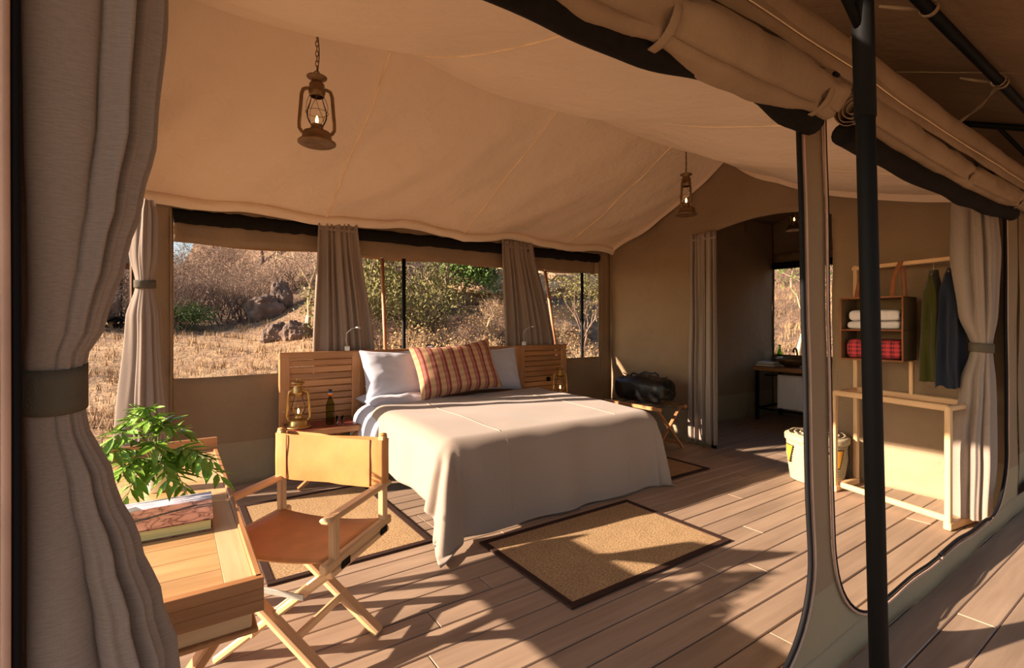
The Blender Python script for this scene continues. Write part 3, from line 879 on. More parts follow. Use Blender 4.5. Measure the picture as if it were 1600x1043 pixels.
def bunch(name, label, keys, nf, zs, ang=0., rip=.22, seed=0, tie=None, tiew=.075, n=120, group='tied back curtains', tk=1.16):
    """tied curtain: closed folded bundle; keys (z, cx, cy, half_a, half_b)"""
    t = thing(name, label, 'curtain', (0, 0, 0), 0, group)
    ca, sa = math.cos(ang), math.sin(ang)
    def pt(th, z):
        cx, cy, a, b = spl(keys, z)
        g = 1.0
        if tie is not None: g = .25 + .75 * min(1, abs(z - tie) / .35)
        wv = th + .22 * math.sin(2 * th + seed) + .12 * math.sin(3 * th + 2 * seed)
        r = 1 + rip * g * (2.2 * abs(math.sin(.5 * nf * wv + .5 * nz(z * .9, seed))) ** .6 - 1.6 + .3 * math.cos((nf * 2 - 1) * wv + z * 1.2 + seed))
        r += .06 * nz(math.cos(th) * 2, math.sin(th) * 2, z * 2 + seed)
        x = a * r * math.cos(th); y = b * r * math.sin(th)
        return (cx + x * ca - y * sa, cy + x * sa + y * ca, z)
    ths = [2 * PI * i / n for i in range(n)]
    MB().grid(pt, ths, zs, closed=True, uvf=lambda u, v: (u * .16, v)).build('fabric', M['linen'], t)
    if tie is not None:
        def tp(th, q):
            cx, cy, a, b = spl(keys, tie)
            k = tk
            x = (a * k + .001) * math.cos(th); y = (b * k + .001) * math.sin(th)
            e = 1 + .03 * (abs(math.sin(2 * th)))
            return (cx + x * ca * e - y * sa * e, cy + x * sa * e + y * ca * e, tie + q + .006 * math.sin(th))
        tb = MB().grid(tp, [2 * PI * i / 40 for i in range(40)], linsp(-tiew / 2, tiew / 2, 5), closed=True).build('tie_band', M['tie'], t, solid=.004, soff=1)
        for q in (-tiew / 2 + .006, tiew / 2 - .006):
            MB().tube([Vector(tp(2 * PI * i / 40, q)) * 1.0 + Vector((0, 0, 0)) for i in range(40)], .0025, 5, closed=True).build('stitched_hem', M['tie'], tb)
    return t
# big curtain close to the camera
LE = -.182
ck = [(2.42, -.02), (1.93, -.008), (1.727, -.0215), (1.606, -.041), (1.526, -.059), (1.425, -.083), (1.36, -.112), (1.28, -.112), (1.17, -.075), (1.07, -.046), (.97, -.0215), (.878, -.002), (.6, .03), (0, .06)]
bk = [(z, (LE + xr) / 2, 1.0 + .0 * z, (xr - LE) / 2 * (.92 if abs(z - 1.32) > .1 else 1), .015 + .3 * (xr - LE)) for z, xr in ck]
bunch('door_curtain', 'large oatmeal curtain tied with an olive band, close up beside the desk', bk, 7, lines(.02, 2.4, .03), 0, .26, 1.3, 1.325, .066, 300, tk=.98)
bunch('side_curtain', 'slim tied oatmeal curtain hanging at the open corner behind the plant',
      [(2.36, -.165, 4.70, .05, .05), (2.25, -.17, 4.70, .08, .06), (1.95, -.175, 4.70, .088, .06), (1.72, -.175, 4.70, .056, .045), (1.45, -.18, 4.70, .10, .07), (.55, -.19, 4.68, .15, .09), (.05, -.19, 4.68, .16, .1)],
      8, lines(.04, 2.36, .04), .0, .2, 2.1, 1.72, .06)
bunch('door_curtain', 'oatmeal curtain tied with an olive band beside the clothes rack',
      [(2.4, 4.70, 1.06, .12, .10), (2.2, 4.70, 1.055, .13, .11), (1.9, 4.70, 1.05, .15, .12), (1.5, 4.72, 1.04, .13, .10), (1.25, 4.74, 1.02, .07, .055), (1.0, 4.73, 1.04, .11, .085), (.5, 4.70, 1.06, .15, .11), (.08, 4.70, 1.07, .14, .105)],
      7, lines(.06, 2.38, .04), .2, .2, 4.4, 1.25, .065)

# ------------------------------------------------------------------ director's chair
def chair():
    t = thing('director_chair', 'folding wooden director chair with tan leather seat and back at the desk', 'chair', (.475, 2.335, 0), math.radians(132.5))
    W, m = .275, M['pine']
    for sg in (-1, 1):
        x = sg * W
        MB().box((x - .016, -.235, .40), (x + .016, -.195, .86), ch=.006).build('back_post', m, t)
        MB().box((x - .016, .165, .42), (x + .016, .205, .605), ch=.006).build('arm_post', m, t)
        MB().bar((x, -.26, .615), (x, .25, .615), .052, .026, ch=.01).build('armrest', m, t)
        MB().bar((x, -.27, .425), (x, .26, .425), .036, .045, ch=.008).build('seat_rail', m, t)
        MB().bar((x, -.25, .385), (x, .22, .385), .03, .028, ch=.006).build('lower_rail', m, t)
        for yy in (-.19, .13):
            MB().box((x + sg * .016, yy - .03, .385), (x + sg * .021, yy + .03, .415), ch=.001).build('hinge', M['steel'], t)
    for yy, dd in ((.18, .0), (-.17, .0)):
        for sg in (-1, 1):
            MB().bar((sg * W * .98, yy + sg * .017, .385), (-sg * W * 1.06, yy + sg * .017, .0), .03, .06, (0, 1, 0), ch=.008).build('cross_leg', m, t)
        MB().tube([(0, yy - .036, .196), (0, yy + .036, .196)], .008, 10).build('bolt', M['chrome'], t)
    MB().bar((-W * .36, -.187, .13), (-W * .36, .197, .13), .02, .034, ch=.005).build('stretcher', m, t)
    MB().bar((W * .36, -.187, .13), (W * .36, .197, .13), .02, .034, ch=.005).build('stretcher', m, t)
    MB().bar((-W * .6, .222, .30), (W * .35, .222, .31), .005, .02, ch=.001).build('metal_strap', M['greysteel'], t)
    # leather seat sling
    MB().grid(lambda x, y: (x, y, .448 - .022 * (1 - (x / .262) ** 2)), linsp(-.262, .262, 16), linsp(-.21, .235, 12)).build('seat', M['leather'], t, solid=.006)
    # leather back: wraps round the posts
    def bp(s_, z):
        per = [(-.292, -.242), (-.296, -.215), (-.29, -.188), (-.25, -.185), (0, -.196), (.25, -.185), (.29, -.188), (.296, -.215), (.292, -.242), (.25, -.246), (0, -.212), (-.25, -.246)]
        k = s_ * len(per); i = int(k) % len(per); f = k - int(k)
        a, b = per[i], per[(i + 1) % len(per)]
        return (lerp(a[0], b[0], f), lerp(a[1], b[1], f) + .004 * nz(a[0] * 5, z * 8), z + .006 * math.sin(a[0] * 9))
    bk_ = MB().grid(bp, linsp(0, 1, 49)[:-1], linsp(.61, .845, 10), closed=True).build('backrest', M['leather'], t)
    for x in (-.225, .225):
        MB().tube([(x, -.183 , z) for z in linsp(.612, .843, 8)], .0025, 5).build('stitch_seam', M['redleather'], bk_)
    for sg in (-1, 1):
        MB().lathe([(0, 0), (.017, 0), (.02, .006), (.017, .012), (0, .016)], 12, (sg * W, -.215, .857)).build('post_cap', M['leather'], t)
    for o in t.children_recursive:
        for v in o.data.vertices:
            v.co.z = v.co.z * (.443 / .385) if v.co.z < .385 else 1.42 - (1.42 - v.co.z) * .944
chair()

# ------------------------------------------------------------------ desk with things on it
def desk():
    t = thing('writing_desk', 'honey wood writing desk with raised rim on folding crossed legs', 'desk', (-.06, 1.45, 0), math.radians(0))
    x0, x1, y0, y1, z = -.24, .245, 0.0, 1.66, .745
    n = 14
    edge = .075
    for k in range(n):
        a = lerp(y0 + .012, y1 - .02, k / n); b = lerp(y0 + .012, y1 - .02, (k + 1) / n)
        MB().box((x0 + .01, a + .0004, z - .025), (x1 - edge, b - .0004, z), ch=.0012, axis=0).build('top_board', M['table'], t)
    MB().box((x1 - edge, y0 + .012, z - .025), (x1 - .008, y1 - .02, z), ch=.0012, axis=1).build('top_border', M['pine'], t)
    MB().box((x1 - .008, y0, z - .075), (x1 + .012, y1, z + .012), ch=.004).build('side_rim', M['oak'], t)
    MB().box((x0 - .012, y0, z - .075), (x0 + .01, y1, z + .012), ch=.004).build('side_rim', M['oak'], t)
    for k in range(3):
        MB().box((x0 - .012 + (0 if k else 0), y0 - .014, z - .075 + k * .029), (x1 + .012, y0 + .012, z - .075 + (k + 1) * .029), ch=.0015, axis=0).build('front_board', M['oak'], t)
    MB().box((x0 - .012, y1 - .022, z - .075), (x1 + .012, y1, z + .065), ch=.004).build('back_rail', M['oak'], t)
    MB().box((x0 + .02, y0 + .02, z - .128), (x1 - .012, y1 - .05, z - .076), ch=.003).build('drawer_case', M['pine'], t)
    MB().box((x0 + .005, y0 + .008, z - .140), (x1 + .002, y1 - .04, z - .128), ch=.003).build('lower_tray', M['oak'], t)
    for yy in (.16, 1.45):
        MB().bar((x0 + .03, yy, z - .142), (x1 - .02, yy, .0), .03, .055, (0, 1, 0), ch=.006).build('leg', M['oak'], t)
        MB().bar((x1 - .03, yy + .033, z - .142), (x0 + .02, yy + .033, .0), .03, .055, (0, 1, 0), ch=.006).build('leg', M['oak'], t)
M['table'] = m_wood('glued beech boards', (184, 138, 88), (220, 176, 122), .4, .3, 4, 40)
desk()

def book():
    t = thing('picture_book', 'thick picture book with cracked earth cover lying on the desk', 'book', (-.235, 1.90, .746), math.radians(-2))
    MB().box((0, 0, 0), (.345, .305, .003), ch=.001).build('back_cover', M['cover'], t)
    MB().box((.0, .006, .003), (.338, .299, .034), ch=.001).build('pages', M['page'], t)
    c = MB().box((0, 0, .034), (.345, .305, .039), ch=.0012).build('front_cover', M['cover'], t)
    MB().bar((.10, .085, .0392), (.30, .165, .0392), .016, .0008, ch=.0001).build('cover_print', M['spear'], c)
    MB().bar((.03, .06, .0392), (.10, .085, .0392), .013, .0008, ch=.0001).build('cover_print', M['printwhite'], c)
    MB().bar((.06, .20, .0392), (.13, .235, .0392), .045, .0008, ch=.0001).build('cover_print', m_plain('grey print', (130, 126, 124), .3), c)
book()
def jug():
    t = thing('enamel_jug', 'white enamel jug with handle holding leafy sprigs on the desk', 'jug', (-.055, 2.46, .746))
    t.scale = (.8, .8, .85)
    MB().lathe([(0, .004), (.045, .0), (.05, .004), (.053, .05), (.052, .11), (.048, .14), (.05, .15), (.047, .15), (.045, .14), (.048, .1), (.048, .01), (0, .01)], 28).build('body', M['ceramic'], t)
    pts = [(.048, -.01, .125), (.075, -.015, .13), (.09, -.018, .105), (.085, -.016, .065), (.05, -.01, .045)]
    MB().tube([tuple(spl([(i, *p) for i, p in enumerate(pts)], s_)) for s_ in linsp(0, 4, 20)], .006, 8).build('handle', M['ceramic'], t)
jug()
def sprigs():
    t = thing('leafy_sprigs', 'fresh green leafy sprigs spreading from the white jug over the desk', 'plant', (-.055, 2.46, .80))
    R = random.Random(5)
    # one shared leaf
    mb = MB(); L = 1.0
    prof = [(0, .0), (.2, .10), (.42, .14), (.7, .09), (.9, .035), (1, 0)]
    vs = []; fs = []
    for y_, w_ in prof: vs += [(-w_, y_, .05 * w_ - .12 * y_ * y_), (0, y_, -.03 - .12 * y_ * y_), (w_, y_, .05 * w_ - .12 * y_ * y_)]
    for i in range(len(prof) - 1):
        for k in (0, 1): fs.append((i * 3 + k, i * 3 + k + 1, i * 3 + 4 + k, i * 3 + 3 + k))
    leaf0 = mb.add(vs, fs).build('leaf', M['leaf']).data
    tmp = bpy.data.objects['leaf']; bpy.data.objects.remove(tmp)
    ends = [(.185, -.24, .14), (.205, -.28, .09), (.10, -.20, .02), (-.12, -.18, .26), (-.16, -.10, .22), (-.04, -.05, .33), (.03, -.10, .27), (.10, .0, .22), (-.10, -.26, .14), (.04, -.30, .10), (-.18, -.3, .20), (.0, -.16, .2), (-.08, -.20, .05), (-.02, -.12, .30), (.08, -.12, .14), (-.14, -.2, .12), (-.1, 0, .28), (.14, -.16, .16)]
    for ei, e in enumerate(ends):
        E_ = Vector((e[0], e[1], e[2] - .05))
        ctrl = Vector((E_.x * .25, E_.y * .25, max(E_.z, .10) + .06))
        pts = [(Vector((0, 0, .0)) * (1 - s_) ** 2 + ctrl * 2 * s_ * (1 - s_) + E_ * s_ * s_) for s_ in linsp(0, 1, 12)]
        st = MB().tube(pts, [.0035 - .0022 * i / 11 for i in range(12)], 5).build('stem', M['stalk'], t)
        nl = 19
        for k in range(nl):
            s_ = lerp(.42, 1.0, k / (nl - 1))
            i = min(10, int(s_ * 11)); f = s_ * 11 - i
            p = pts[i].lerp(pts[i + 1], f); d = (pts[min(i + 1, 11)] - pts[max(i - 1, 0)]).normalized()
            side = 1 if k % 2 else -1
            if k == nl - 1: side = 0
            lat = d.cross(Vector((0, 0, 1))).normalized()
            dirv = (d * .75 + lat * side * R.uniform(.6, 1.0) + Vector((0, 0, R.uniform(-.65, .1)))).normalized()
            up = (Vector((R.uniform(-.4, .4), R.uniform(-.4, .4), 1)))
            xx = dirv.cross(up).normalized(); zz = xx.cross(dirv).normalized()
            sc = R.uniform(.06, .10)
            o = bpy.data.objects.new('leaf', leaf0); COL.objects.link(o); o.parent = st
            o.matrix_local = Matrix(((xx.x * sc, dirv.x * sc, zz.x * sc, p.x), (xx.y * sc, dirv.y * sc, zz.y * sc, p.y), (xx.z * sc, dirv.z * sc, zz.z * sc, p.z), (0, 0, 0, 1)))
sprigs()

# ------------------------------------------------------------------ luggage stool and bag
def stool():
    t = thing('luggage_stool', 'folding wooden luggage stool under the black bag by the partition', 'stool', (4.60, 3.95, 0), math.radians(0))
    for x in (-.22, .22): MB().box((x - .02, -.42, .455), (x + .02, .42, .495), ch=.006).build('rail', M['oak'], t)
    for k in range(5):
        yy = lerp(-.38, .38, k / 4)
        MB().box((-.22, yy - .025, .492), (.22, yy + .025, .498), ch=.001).build('webbing_strap', M['tie'], t)
    for yy in (-.37, .33):
        MB().bar((-.22, yy, .47), (.22, yy, .0), .024, .04, (0, 1, 0), ch=.005).build('leg', M['oak'], t)
        MB().bar((.22, yy + .027, .47), (-.22, yy + .027, .0), .024, .04, (0, 1, 0), ch=.005).build('leg', M['oak'], t)
    for x in (-.19, .19): MB().bar((x, -.37, .05), (x, .33, .05), .02, .03, ch=.005).build('stretcher', M['oak'], t)
stool()
def bag():
    t = thing('duffel_bag', 'black leather duffel bag slumped on the luggage stool', 'bag', (4.60, 3.95, .498))
    def bp(th, v):
        y = v * .37
        k = (1 - abs(v) ** 6) ** .4
        c, s_ = math.cos(th), math.sin(th)
        X = .19 * math.copysign(abs(c) ** .7, c) * (k * .88 + .12 * (abs(v) < .999))
        zt = .315 + .018 * math.cos(v * 5) - .02 * (1 - abs(v))
        Z = zt / 2 + zt / 2 * math.copysign(abs(s_) ** .62, s_) * (k * .85 + .15)
        wr_ = .014 * nz(X * 9, y * 7, Z * 9) + .008 * nz(X * 20, y * 14, Z * 18)
        return (X + wr_, y + .01 * nz(th, v * 3), max(.003, Z + wr_ * (1 if Z > .03 else 0)))
    mb = MB().grid(bp, [2 * PI * i / 40 for i in range(40)], [math.sin(a) for a in linsp(-PI / 2, PI / 2, 40)], closed=True)
    mb.build('body', M['bagleather'], t)
    for x, l in ((-.07, .0), (.07, .0)):
        pts = [(x, -.14, .27), (x * 1.2, -.135, .315), (x * 1.4, -.08, .338), (x * 1.6, 0, .322), (x * 1.4, .08, .338), (x * 1.2, .13, .315), (x, .14, .27)]
        MB().tube([tuple(spl([(i, *p) for i, p in enumerate(pts)], s_)) for s_ in linsp(0, 6, 30)], .011, 8).build('handle', M['bagleather'], t)
    for sg in (-1, 1): MB().bar((-.03, sg * .345, .25), (.03, sg * .345, .27), .012, .03).build('end_tab', M['bagleather'], t)
    MB().tube([(0, v * .33, .309 + .018 * math.cos(v * 5) - .02 * (1 - abs(v))) for v in linsp(-1, 1, 20)], .006, 6).build('zip_line', M['steel'], t)
bag()

# ------------------------------------------------------------------ clothes rack
FL_, FR_, BL_, BR_ = Vector((4.62, 1.915, 0)), Vector((4.40, 1.115, 0)), Vector((5.00, 1.90, 0)), Vector((4.76, 1.06, 0))
def rack():
    c = (FL_ + FR_ + BL_ + BR_) / 4
    t = thing('clothes_rack', 'pale wooden clothes rack with hanging bar and open shelf by the partition', 'clothes rack', c)
    m = M['pine']
    q = lambda p, z: (p.x - c.x, p.y - c.y, z)
    def nm(n, p0, z0, p1, z1, w_=.035, h_=.045, up=(0, 0, 1)): MB().bar(q(p0, z0), q(p1, z1), w_, h_, up, ch=.007).build(n, m, t)
    ax = (FR_ - FL_).normalized()
    for p, r, ex in ((FL_, BL_, -1), (FR_, BR_, 1)):
        nm('foot', p - (r - p) * .06, .03, r + (r - p) * .04, .03, .045, .055)
        nm('front_leg', p, .05, p, .85, .04, .036, tuple(ax))
        nm('upright', r, .05, r, 1.93, .04, .036, tuple(ax))
        nm('shelf_side', p, .835, r, .835, .03, .036)
    nm('shelf_rail', FL_, .838, FR_, .838); nm('shelf_rail', BL_, .838, BR_, .838)
    nm('base_rail', FL_.lerp(BL_, .15), .055, FR_.lerp(BR_, .15), .055, .03, .045)
    for f in (.18, .52): nm('back_post', BL_.lerp(BR_, f), .85, BL_.lerp(BR_, f), 1.12, .035, .03, tuple(ax))
    nm('hanging_bar', BL_ - ax * .03, 1.905, BR_ + ax * .03, 1.905, .036, .034)
rack()
def barp(f, z): 
    p = BL_.lerp(BR_, f); return Vector((p.x, p.y, z))

def organizer():
    x0, x1, y0, y1, z0, z1 = 4.66, 4.96, 1.455, 1.885, 1.125, 1.63
    t = thing('hanging_organizer', 'brown canvas hanging organizer with two shelves on leather straps', 'organizer', (x0, y0, z0))
    W, D, Hh = y1 - y0, x1 - x0, z1 - z0
    k = .007
    c = M['canvas_org']
    def pan(n, lo, hi, bulge=(0, 0, 0)):
        MB().box(lo, hi, ch=.002).build(n, c, t)
    pan('back_panel', (D - k, 0, 0), (D, W, Hh)); pan('side_panel', (0, 0, 0), (D, k, Hh)); pan('side_panel', (0, W - k, 0), (D, W, Hh))
    pan('top_panel', (0, 0, Hh - k), (D, W, Hh)); pan('shelf', (0, 0, Hh * .47), (D, W, Hh * .47 + k)); pan('base_panel', (0, 0, 0), (D, W, k))
    for a, b in (((0, 0, 0), (0, 0, Hh)), ((0, W, 0), (0, W, Hh)), ((0, 0, Hh), (0, W, Hh)), ((0, 0, 0), (0, W, 0)), ((0, 0, Hh * .477), (0, W, Hh * .477))):
        MB().tube([a, tuple((a[i] + b[i]) / 2 - (.004 if i == 0 else 0) for i in range(3)), b], .007, 7).build('leather_edge', M['straptan'], t)
    for yy in (.08, .33):
        f = (BL_.y - (y0 + yy)) / (BL_.y - BR_.y); bp_ = barp(f, 1.925) - Vector((x0, y0, z0))
        mb = MB()
        pts = [(.03, yy, Hh), (lerp(.03, bp_.x, .5), yy + .02, lerp(Hh, bp_.z, .55)), (bp_.x - .025, yy, bp_.z - .005), (bp_.x, yy, bp_.z + .004), (bp_.x + .022, yy, bp_.z - .01), (D - .03, yy - .01, Hh)]
        P = [tuple(spl([(i, *p) for i, p in enumerate(pts)], s_)) for s_ in linsp(0, 5, 30)]
        mb.grid(lambda s_, w_: (P[int(round(s_))][0], P[int(round(s_))][1] + w_, P[int(round(s_))][2]), list(range(30)), [-.017, 0, .017])
        mb.build('leather_strap', M['straptan'], t, solid=.004)
M['canvas_org'] = m_plain('olive brown canvas', (112, 88, 58), .9, bmp=.3, bscale=200)
M['straptan'] = m_plain('chestnut leather strap', (150, 92, 54), .5)
organizer()
def folded(name, label, cat, lo, hi, m, group=None, seed=0):
    cx, cy, cz = [(a + b) / 2 for a, b in zip(lo, hi)]; sx, sy, sz = [(b - a) / 2 for a, b in zip(lo, hi)]
    def pt(th, v):
        c, s_ = math.cos(th), math.sin(th)
        k = max(0, 1 - abs(v) ** 16) ** .35
        y = sy * v
        x = sx * math.copysign(abs(c) ** .45, c) * (.9 + .1 * k); z = sz * math.copysign(abs(s_) ** .38, s_) * (.85 + .15 * k) * (.35 + .65 * k)
        z *= 1 + .12 * nz(x * 8, y * 8, seed)
        if s_ < 0: z = max(z, -sz)
        return (x, y, z + sz)
    o = MB().grid(pt, [2 * PI * i / 28 for i in range(28)], [math.sin(a) for a in linsp(-PI / 2, PI / 2, 24)], closed=True).build(name, m)
    o.location = (cx, cy, lo[2])
    return tag(o, label, cat, group)
folded('folded_towel', 'lower white folded towel in the hanging organizer', 'towel', (4.69, 1.485, 1.372), (4.94, 1.85, 1.44), M['towel'], 'folded towels in the organizer')
folded('folded_towel', 'upper white folded towel in the hanging organizer', 'towel', (4.695, 1.49, 1.441), (4.94, 1.84, 1.53), M['towel'], 'folded towels in the organizer', 2)
folded('folded_shirt', 'red and black plaid shirt folded in the organizer bottom', 'shirt', (4.68, 1.475, 1.133), (4.93, 1.85, 1.29), M['plaid'], None, 5)

def garment(label, f, zt, zb, ha, hb, m, nf, seed, ang, shift=0):
    p = barp(f, 1.9)
    t = thing('hanging_shirt', label, 'shirt', (p.x, p.y, 0), ang, 'shirts on the rack')
    def pt(th, z):
        q = (zt - z) / (zt - zb)
        sh = min(1, .18 + (q / .10) ** .6) if q < .1 else 1
        a = ha * sh * (1 + .12 * q); b = hb * (.5 + .5 * sm(0, .25, q)) * (1 + .5 * q)
        r = 1 + .16 * (math.cos(nf * th + seed + 1.5 * nz(z * 2, seed)) ) * sm(.05, .4, q) + .1 * nz(math.cos(th) * 3, math.sin(th) * 3, z * 5 + seed)
        return (a * r * math.cos(th) + shift, b * r * math.sin(th), z + (.03 * nz(th * 2, seed) if q > .96 else 0))
    MB().grid(pt, [2 * PI * i / 48 for i in range(48)], linsp(zt, zb, 40), closed=True, uvf=lambda u, v: (u * .1, v)).build('cloth', m, t)
    hk = MB().tube([(0, 0, zt - .03), (0, 0, zt + .03), (.012, 0, zt + .055), (.022, 0, zt + .08), (.012, 0, zt + .10), (-.008, 0, zt + .098)], .003, 6).build('hanger_hook', M['chrome'], t)
    MB().bar((-.16, 0, zt - .055), (.0, 0, zt - .005), .012, .026).build('hanger_arm', M['oak'], t)
    MB().bar((.16, 0, zt - .055), (.0, 0, zt - .005), .012, .026).build('hanger_arm', M['oak'], t)
garment('olive green shirt hanging on the rack next to the organizer', .70, 1.83, .985, .19, .055, M['green_cloth'], 5, 1, .2)
garment('dark blue denim shirt hanging on the rack in front of the tied curtain', .84, 1.84, .955, .19, .06, M['denim'], 6, 4, .1)

# ------------------------------------------------------------------ lidded basket
def basket():
    t = thing('lidded_basket', 'cream coiled basket with ochre triangles and patterned lid by the doorway', 'basket', (4.835, 2.155, 0))
    pr = [(0, .004), (.19, .0)]
    n = 17
    for i in range(n):
        z = .012 + i * .0215; r = lerp(.205, .236, min(1, i / 10))
        for a in (-.9, -.3, .3, .9): pr.append((r + .011 * math.cos(a * 1.6) - .004, z + .0105 * math.sin(a)))
    MB().lathe(pr, 48).build('body', M['basket'], t)
    lp = [(.246, .355), (.254, .36), (.257, .372), (.254, .384), (.258, .395), (.254, .408), (.24, .415)]
    lid = MB().lathe(lp + [(.2, .418), (0, .420)], 48).build('lid', M['basket'], t)
    for i in range(9):
        r = .03 + i * .024
        MB().tube([(r * math.cos(a), r * math.sin(a), .4195 + .004 * math.sin(a * 9 + i)) for a in linsp(0, 2 * PI, 41)[:-1]], .0085, 5, closed=True).build('lid_coil', M['basketdark'] if i % 2 else M['basket'], lid)
    for k, az in enumerate((195, 245, 145, 295)):
        a0 = math.radians(az)
        def tri(s_, z, g=0.):
            wd_ = lerp(.006, .05, (z - .17) / .15) + g
            r = .249
            return (r * math.cos(a0 + s_ * wd_ / r), r * math.sin(a0 + s_ * wd_ / r), z)
        MB().grid(lambda s_, z: tuple(c * 1 for c in tri(s_, z, .010)), linsp(-1, 1, 9), linsp(.165, .325, 8)).build('triangle_border', M['basketdark'], t)
        MB().grid(lambda s_, z: tuple((c * 1.006 if i < 2 else c) for i, c in enumerate(tri(s_, z))), linsp(-1, 1, 9), linsp(.172, .318, 8)).build('ochre_triangle', M['ochre'], t)
    for az in (218,):
        a0 = math.radians(az)
        MB().grid(lambda a, z: (.25 * math.cos(a0 + a), .25 * math.sin(a0 + a), z), linsp(-.14, .14, 8), [.295, .305, .315]).build('hand_slot', M['basketdark'], t)
basket()

# ------------------------------------------------------------------ bathroom washstand
def washstand():
    t = thing('washstand', 'dark legged wooden washstand under the bathroom window', 'washstand', (7.1, 2.75, 0))
    MB().box((0, 0, .73), (.75, 1.3, .79), ch=.006).build('top', M['oak'], t)
    for x in (.04, .70):
        for y in (.05, 1.25): MB().box((x - .022, y - .022, 0), (x + .022, y + .022, .73)).build('leg', M['steel'], t)
    for x in (.04, .70): MB().box((x - .015, .05, .16), (x + .015, 1.25, .19)).build('stretcher', M['steel'], t)
    for y in (.05, 1.25): MB().box((.04, y - .015, .16), (.70, y + .015, .19)).build('stretcher', M['steel'], t)
    MB().tube([(-.03, .2, .68), (-.03, 1.1, .68)], .009, 8).build('towel_rail', M['steel'], t)
washstand()
o = MB().lathe([(.05, 0), (.09, .003), (.16, .04), (.20, .085), (.215, .12), (.208, .12), (.19, .085), (.15, .045), (.08, .014), (0, .012)], 32).build('wash_basin', M['bronze'])
o.location = (7.42, 3.64, .79); tag(o, 'round bronze vessel basin on the bathroom washstand', 'basin')
t = thing('basin_tap', 'dark bronze gooseneck tap with cross handles behind the basin', 'tap', (7.74, 3.72, .79))
MB().tube([(0, 0, 0), (0, 0, .18), (-.02, 0, .24), (-.06, 0, .26), (-.10, 0, .245), (-.12, 0, .20)], .014, 10).build('spout', M['bronze'], t)
for sg in (-1, 1):
    MB().tube([(0, sg * .1, 0), (0, sg * .1, .08)], .012, 8).build('valve', M['bronze'], t)
    MB().bar((-.03, sg * .1, .085), (.03, sg * .1, .085), .014, .014).build('cross_handle', M['bronze'], t)
    MB().bar((0, sg * .1 - .03, .085), (0, sg * .1 + .03, .085), .014, .014).build('cross_handle', M['bronze'], t)
folded('folded_towel', 'lower pale towel folded on the end of the bathroom washstand', 'towel', (7.12, 3.74, .791), (7.34, 4.02, .825), M['towel'], 'folded towels on the washstand', 1)
folded('folded_towel', 'upper pale towel folded on the end of the bathroom washstand', 'towel', (7.13, 3.76, .826), (7.33, 4.0, .86), M['towel'], 'folded towels on the washstand', 3)
def hung(s_, q):
    z = .695 - abs(q) * .47 if q <= 0 else .695 - q * .40
    return (7.07 - .014 * (1 if q < 0 else -1) * min(1, abs(q) * 30) + .008 * nz(s_ * 6, z * 4), lerp(3.24, 3.66, s_), z)
o = MB().grid(hung, linsp(0, 1, 20), linsp(-1, 1, 41)).build('hanging_towel', M['towel'], solid=.005)
tag(o, 'pale towel hanging over the front rail of the washstand', 'towel')

# ------------------------------------------------------------------ rolled-up door flaps
def flap_roll(label, x0, x1, yc, zc, R0, cinch, seed, msag, mz, drop=0.):
    t = thing('rolled_door_flap', label, 'rolled flap', (x0, yc, zc), 0, 'rolled door flaps')
    nx = 70; turns = 4.2; ns = 110
    th = [2 * PI * turns * i / (ns - 1) for i in range(ns)]
    def rad(x):
        k = 1.0
        for c in cinch: k -= .24 * math.exp(-((x - c) / .075) ** 2)
        return k
    def pt(i, x):
        a = th[i]; r = lerp(.012, R0, (i / (ns - 1)) ** .8)
        outer = i / (ns - 1)
        k = lerp(1, rad(x + x0), outer ** 2)
        r = r * k * (1 + .05 * nz(x * 3, a * .5, seed) * outer) + .010 * outer * nz(x * 9, a * 1.2, seed + 3) * (1 + 2 * (1 - k))
        for c in cinch: r += .016 * outer * math.exp(-((x + x0 - c) / .13) ** 2) * math.sin(a * 5 + 3 * nz(a, c, seed))
        sag = -.03 * math.sin(PI * x / (x1 - x0))
        return (x, -r * math.sin(a + 1.2), r * math.cos(a + 1.2) + sag)
    MB().grid(lambda i, x: pt(i, x), list(range(ns)), linsp(0, x1 - x0, nx)).build('canvas_roll', M['canvas_roll'], t, solid=.003)
    for c in cinch:
        if not (x0 - .01 < c < x1 + .01): continue
        lc = c - x0; sg = -.03 * math.sin(PI * lc / (x1 - x0))
        R1 = R0 * .72
        st = MB().grid(lambda a, q: (lc + q, -(R1 + .012) * math.sin(a), (R1 + .012) * math.cos(a) + sg + .006 * (math.cos(a) > 0)), [2 * PI * k / 28 for k in range(28)], [-.015, -.005, .005, .015], closed=True).build('tie_strap', M['canvas_roll'], t, solid=.004)
        MB().box((lc - .016, -R1 - .026, sg + .02), (lc + .016, -R1 - .014, sg + .032), ch=.002).build('buckle', M['steel'], st)
    MB().tube([(x, .035 + .012 * nz(x * 2, seed), mz - zc - drop * (sm(1.35, 1.0, x + x0) + sm(1.6, 1.8, x + x0)) - msag * math.sin(PI * min(1, x / (x1 - x0))) + .014 * nz(x * 2.2, seed + 7)) for x in linsp(.0, x1 - x0 + .0, 50)],
              [.046 * (1 + .16 * nz(x * 3.4, seed + 2)) for x in linsp(0, x1 - x0, 50)], 14).build('netting_roll', M['mesh'], t)
    return t
f1 = flap_roll('rolled canvas door flap with black netting, nearest and largest overhead', -.16, 1.945, .85, 2.235, .10, [-.1, .62, 1.02, 1.84], 1, .01, 2.205, .05)
f2 = flap_roll('rolled canvas door flap with open spiral end above the clothes rack', 2.26, 4.93, .87, 2.285, .078, [3.62, 4.78], 2, .03, 2.195)
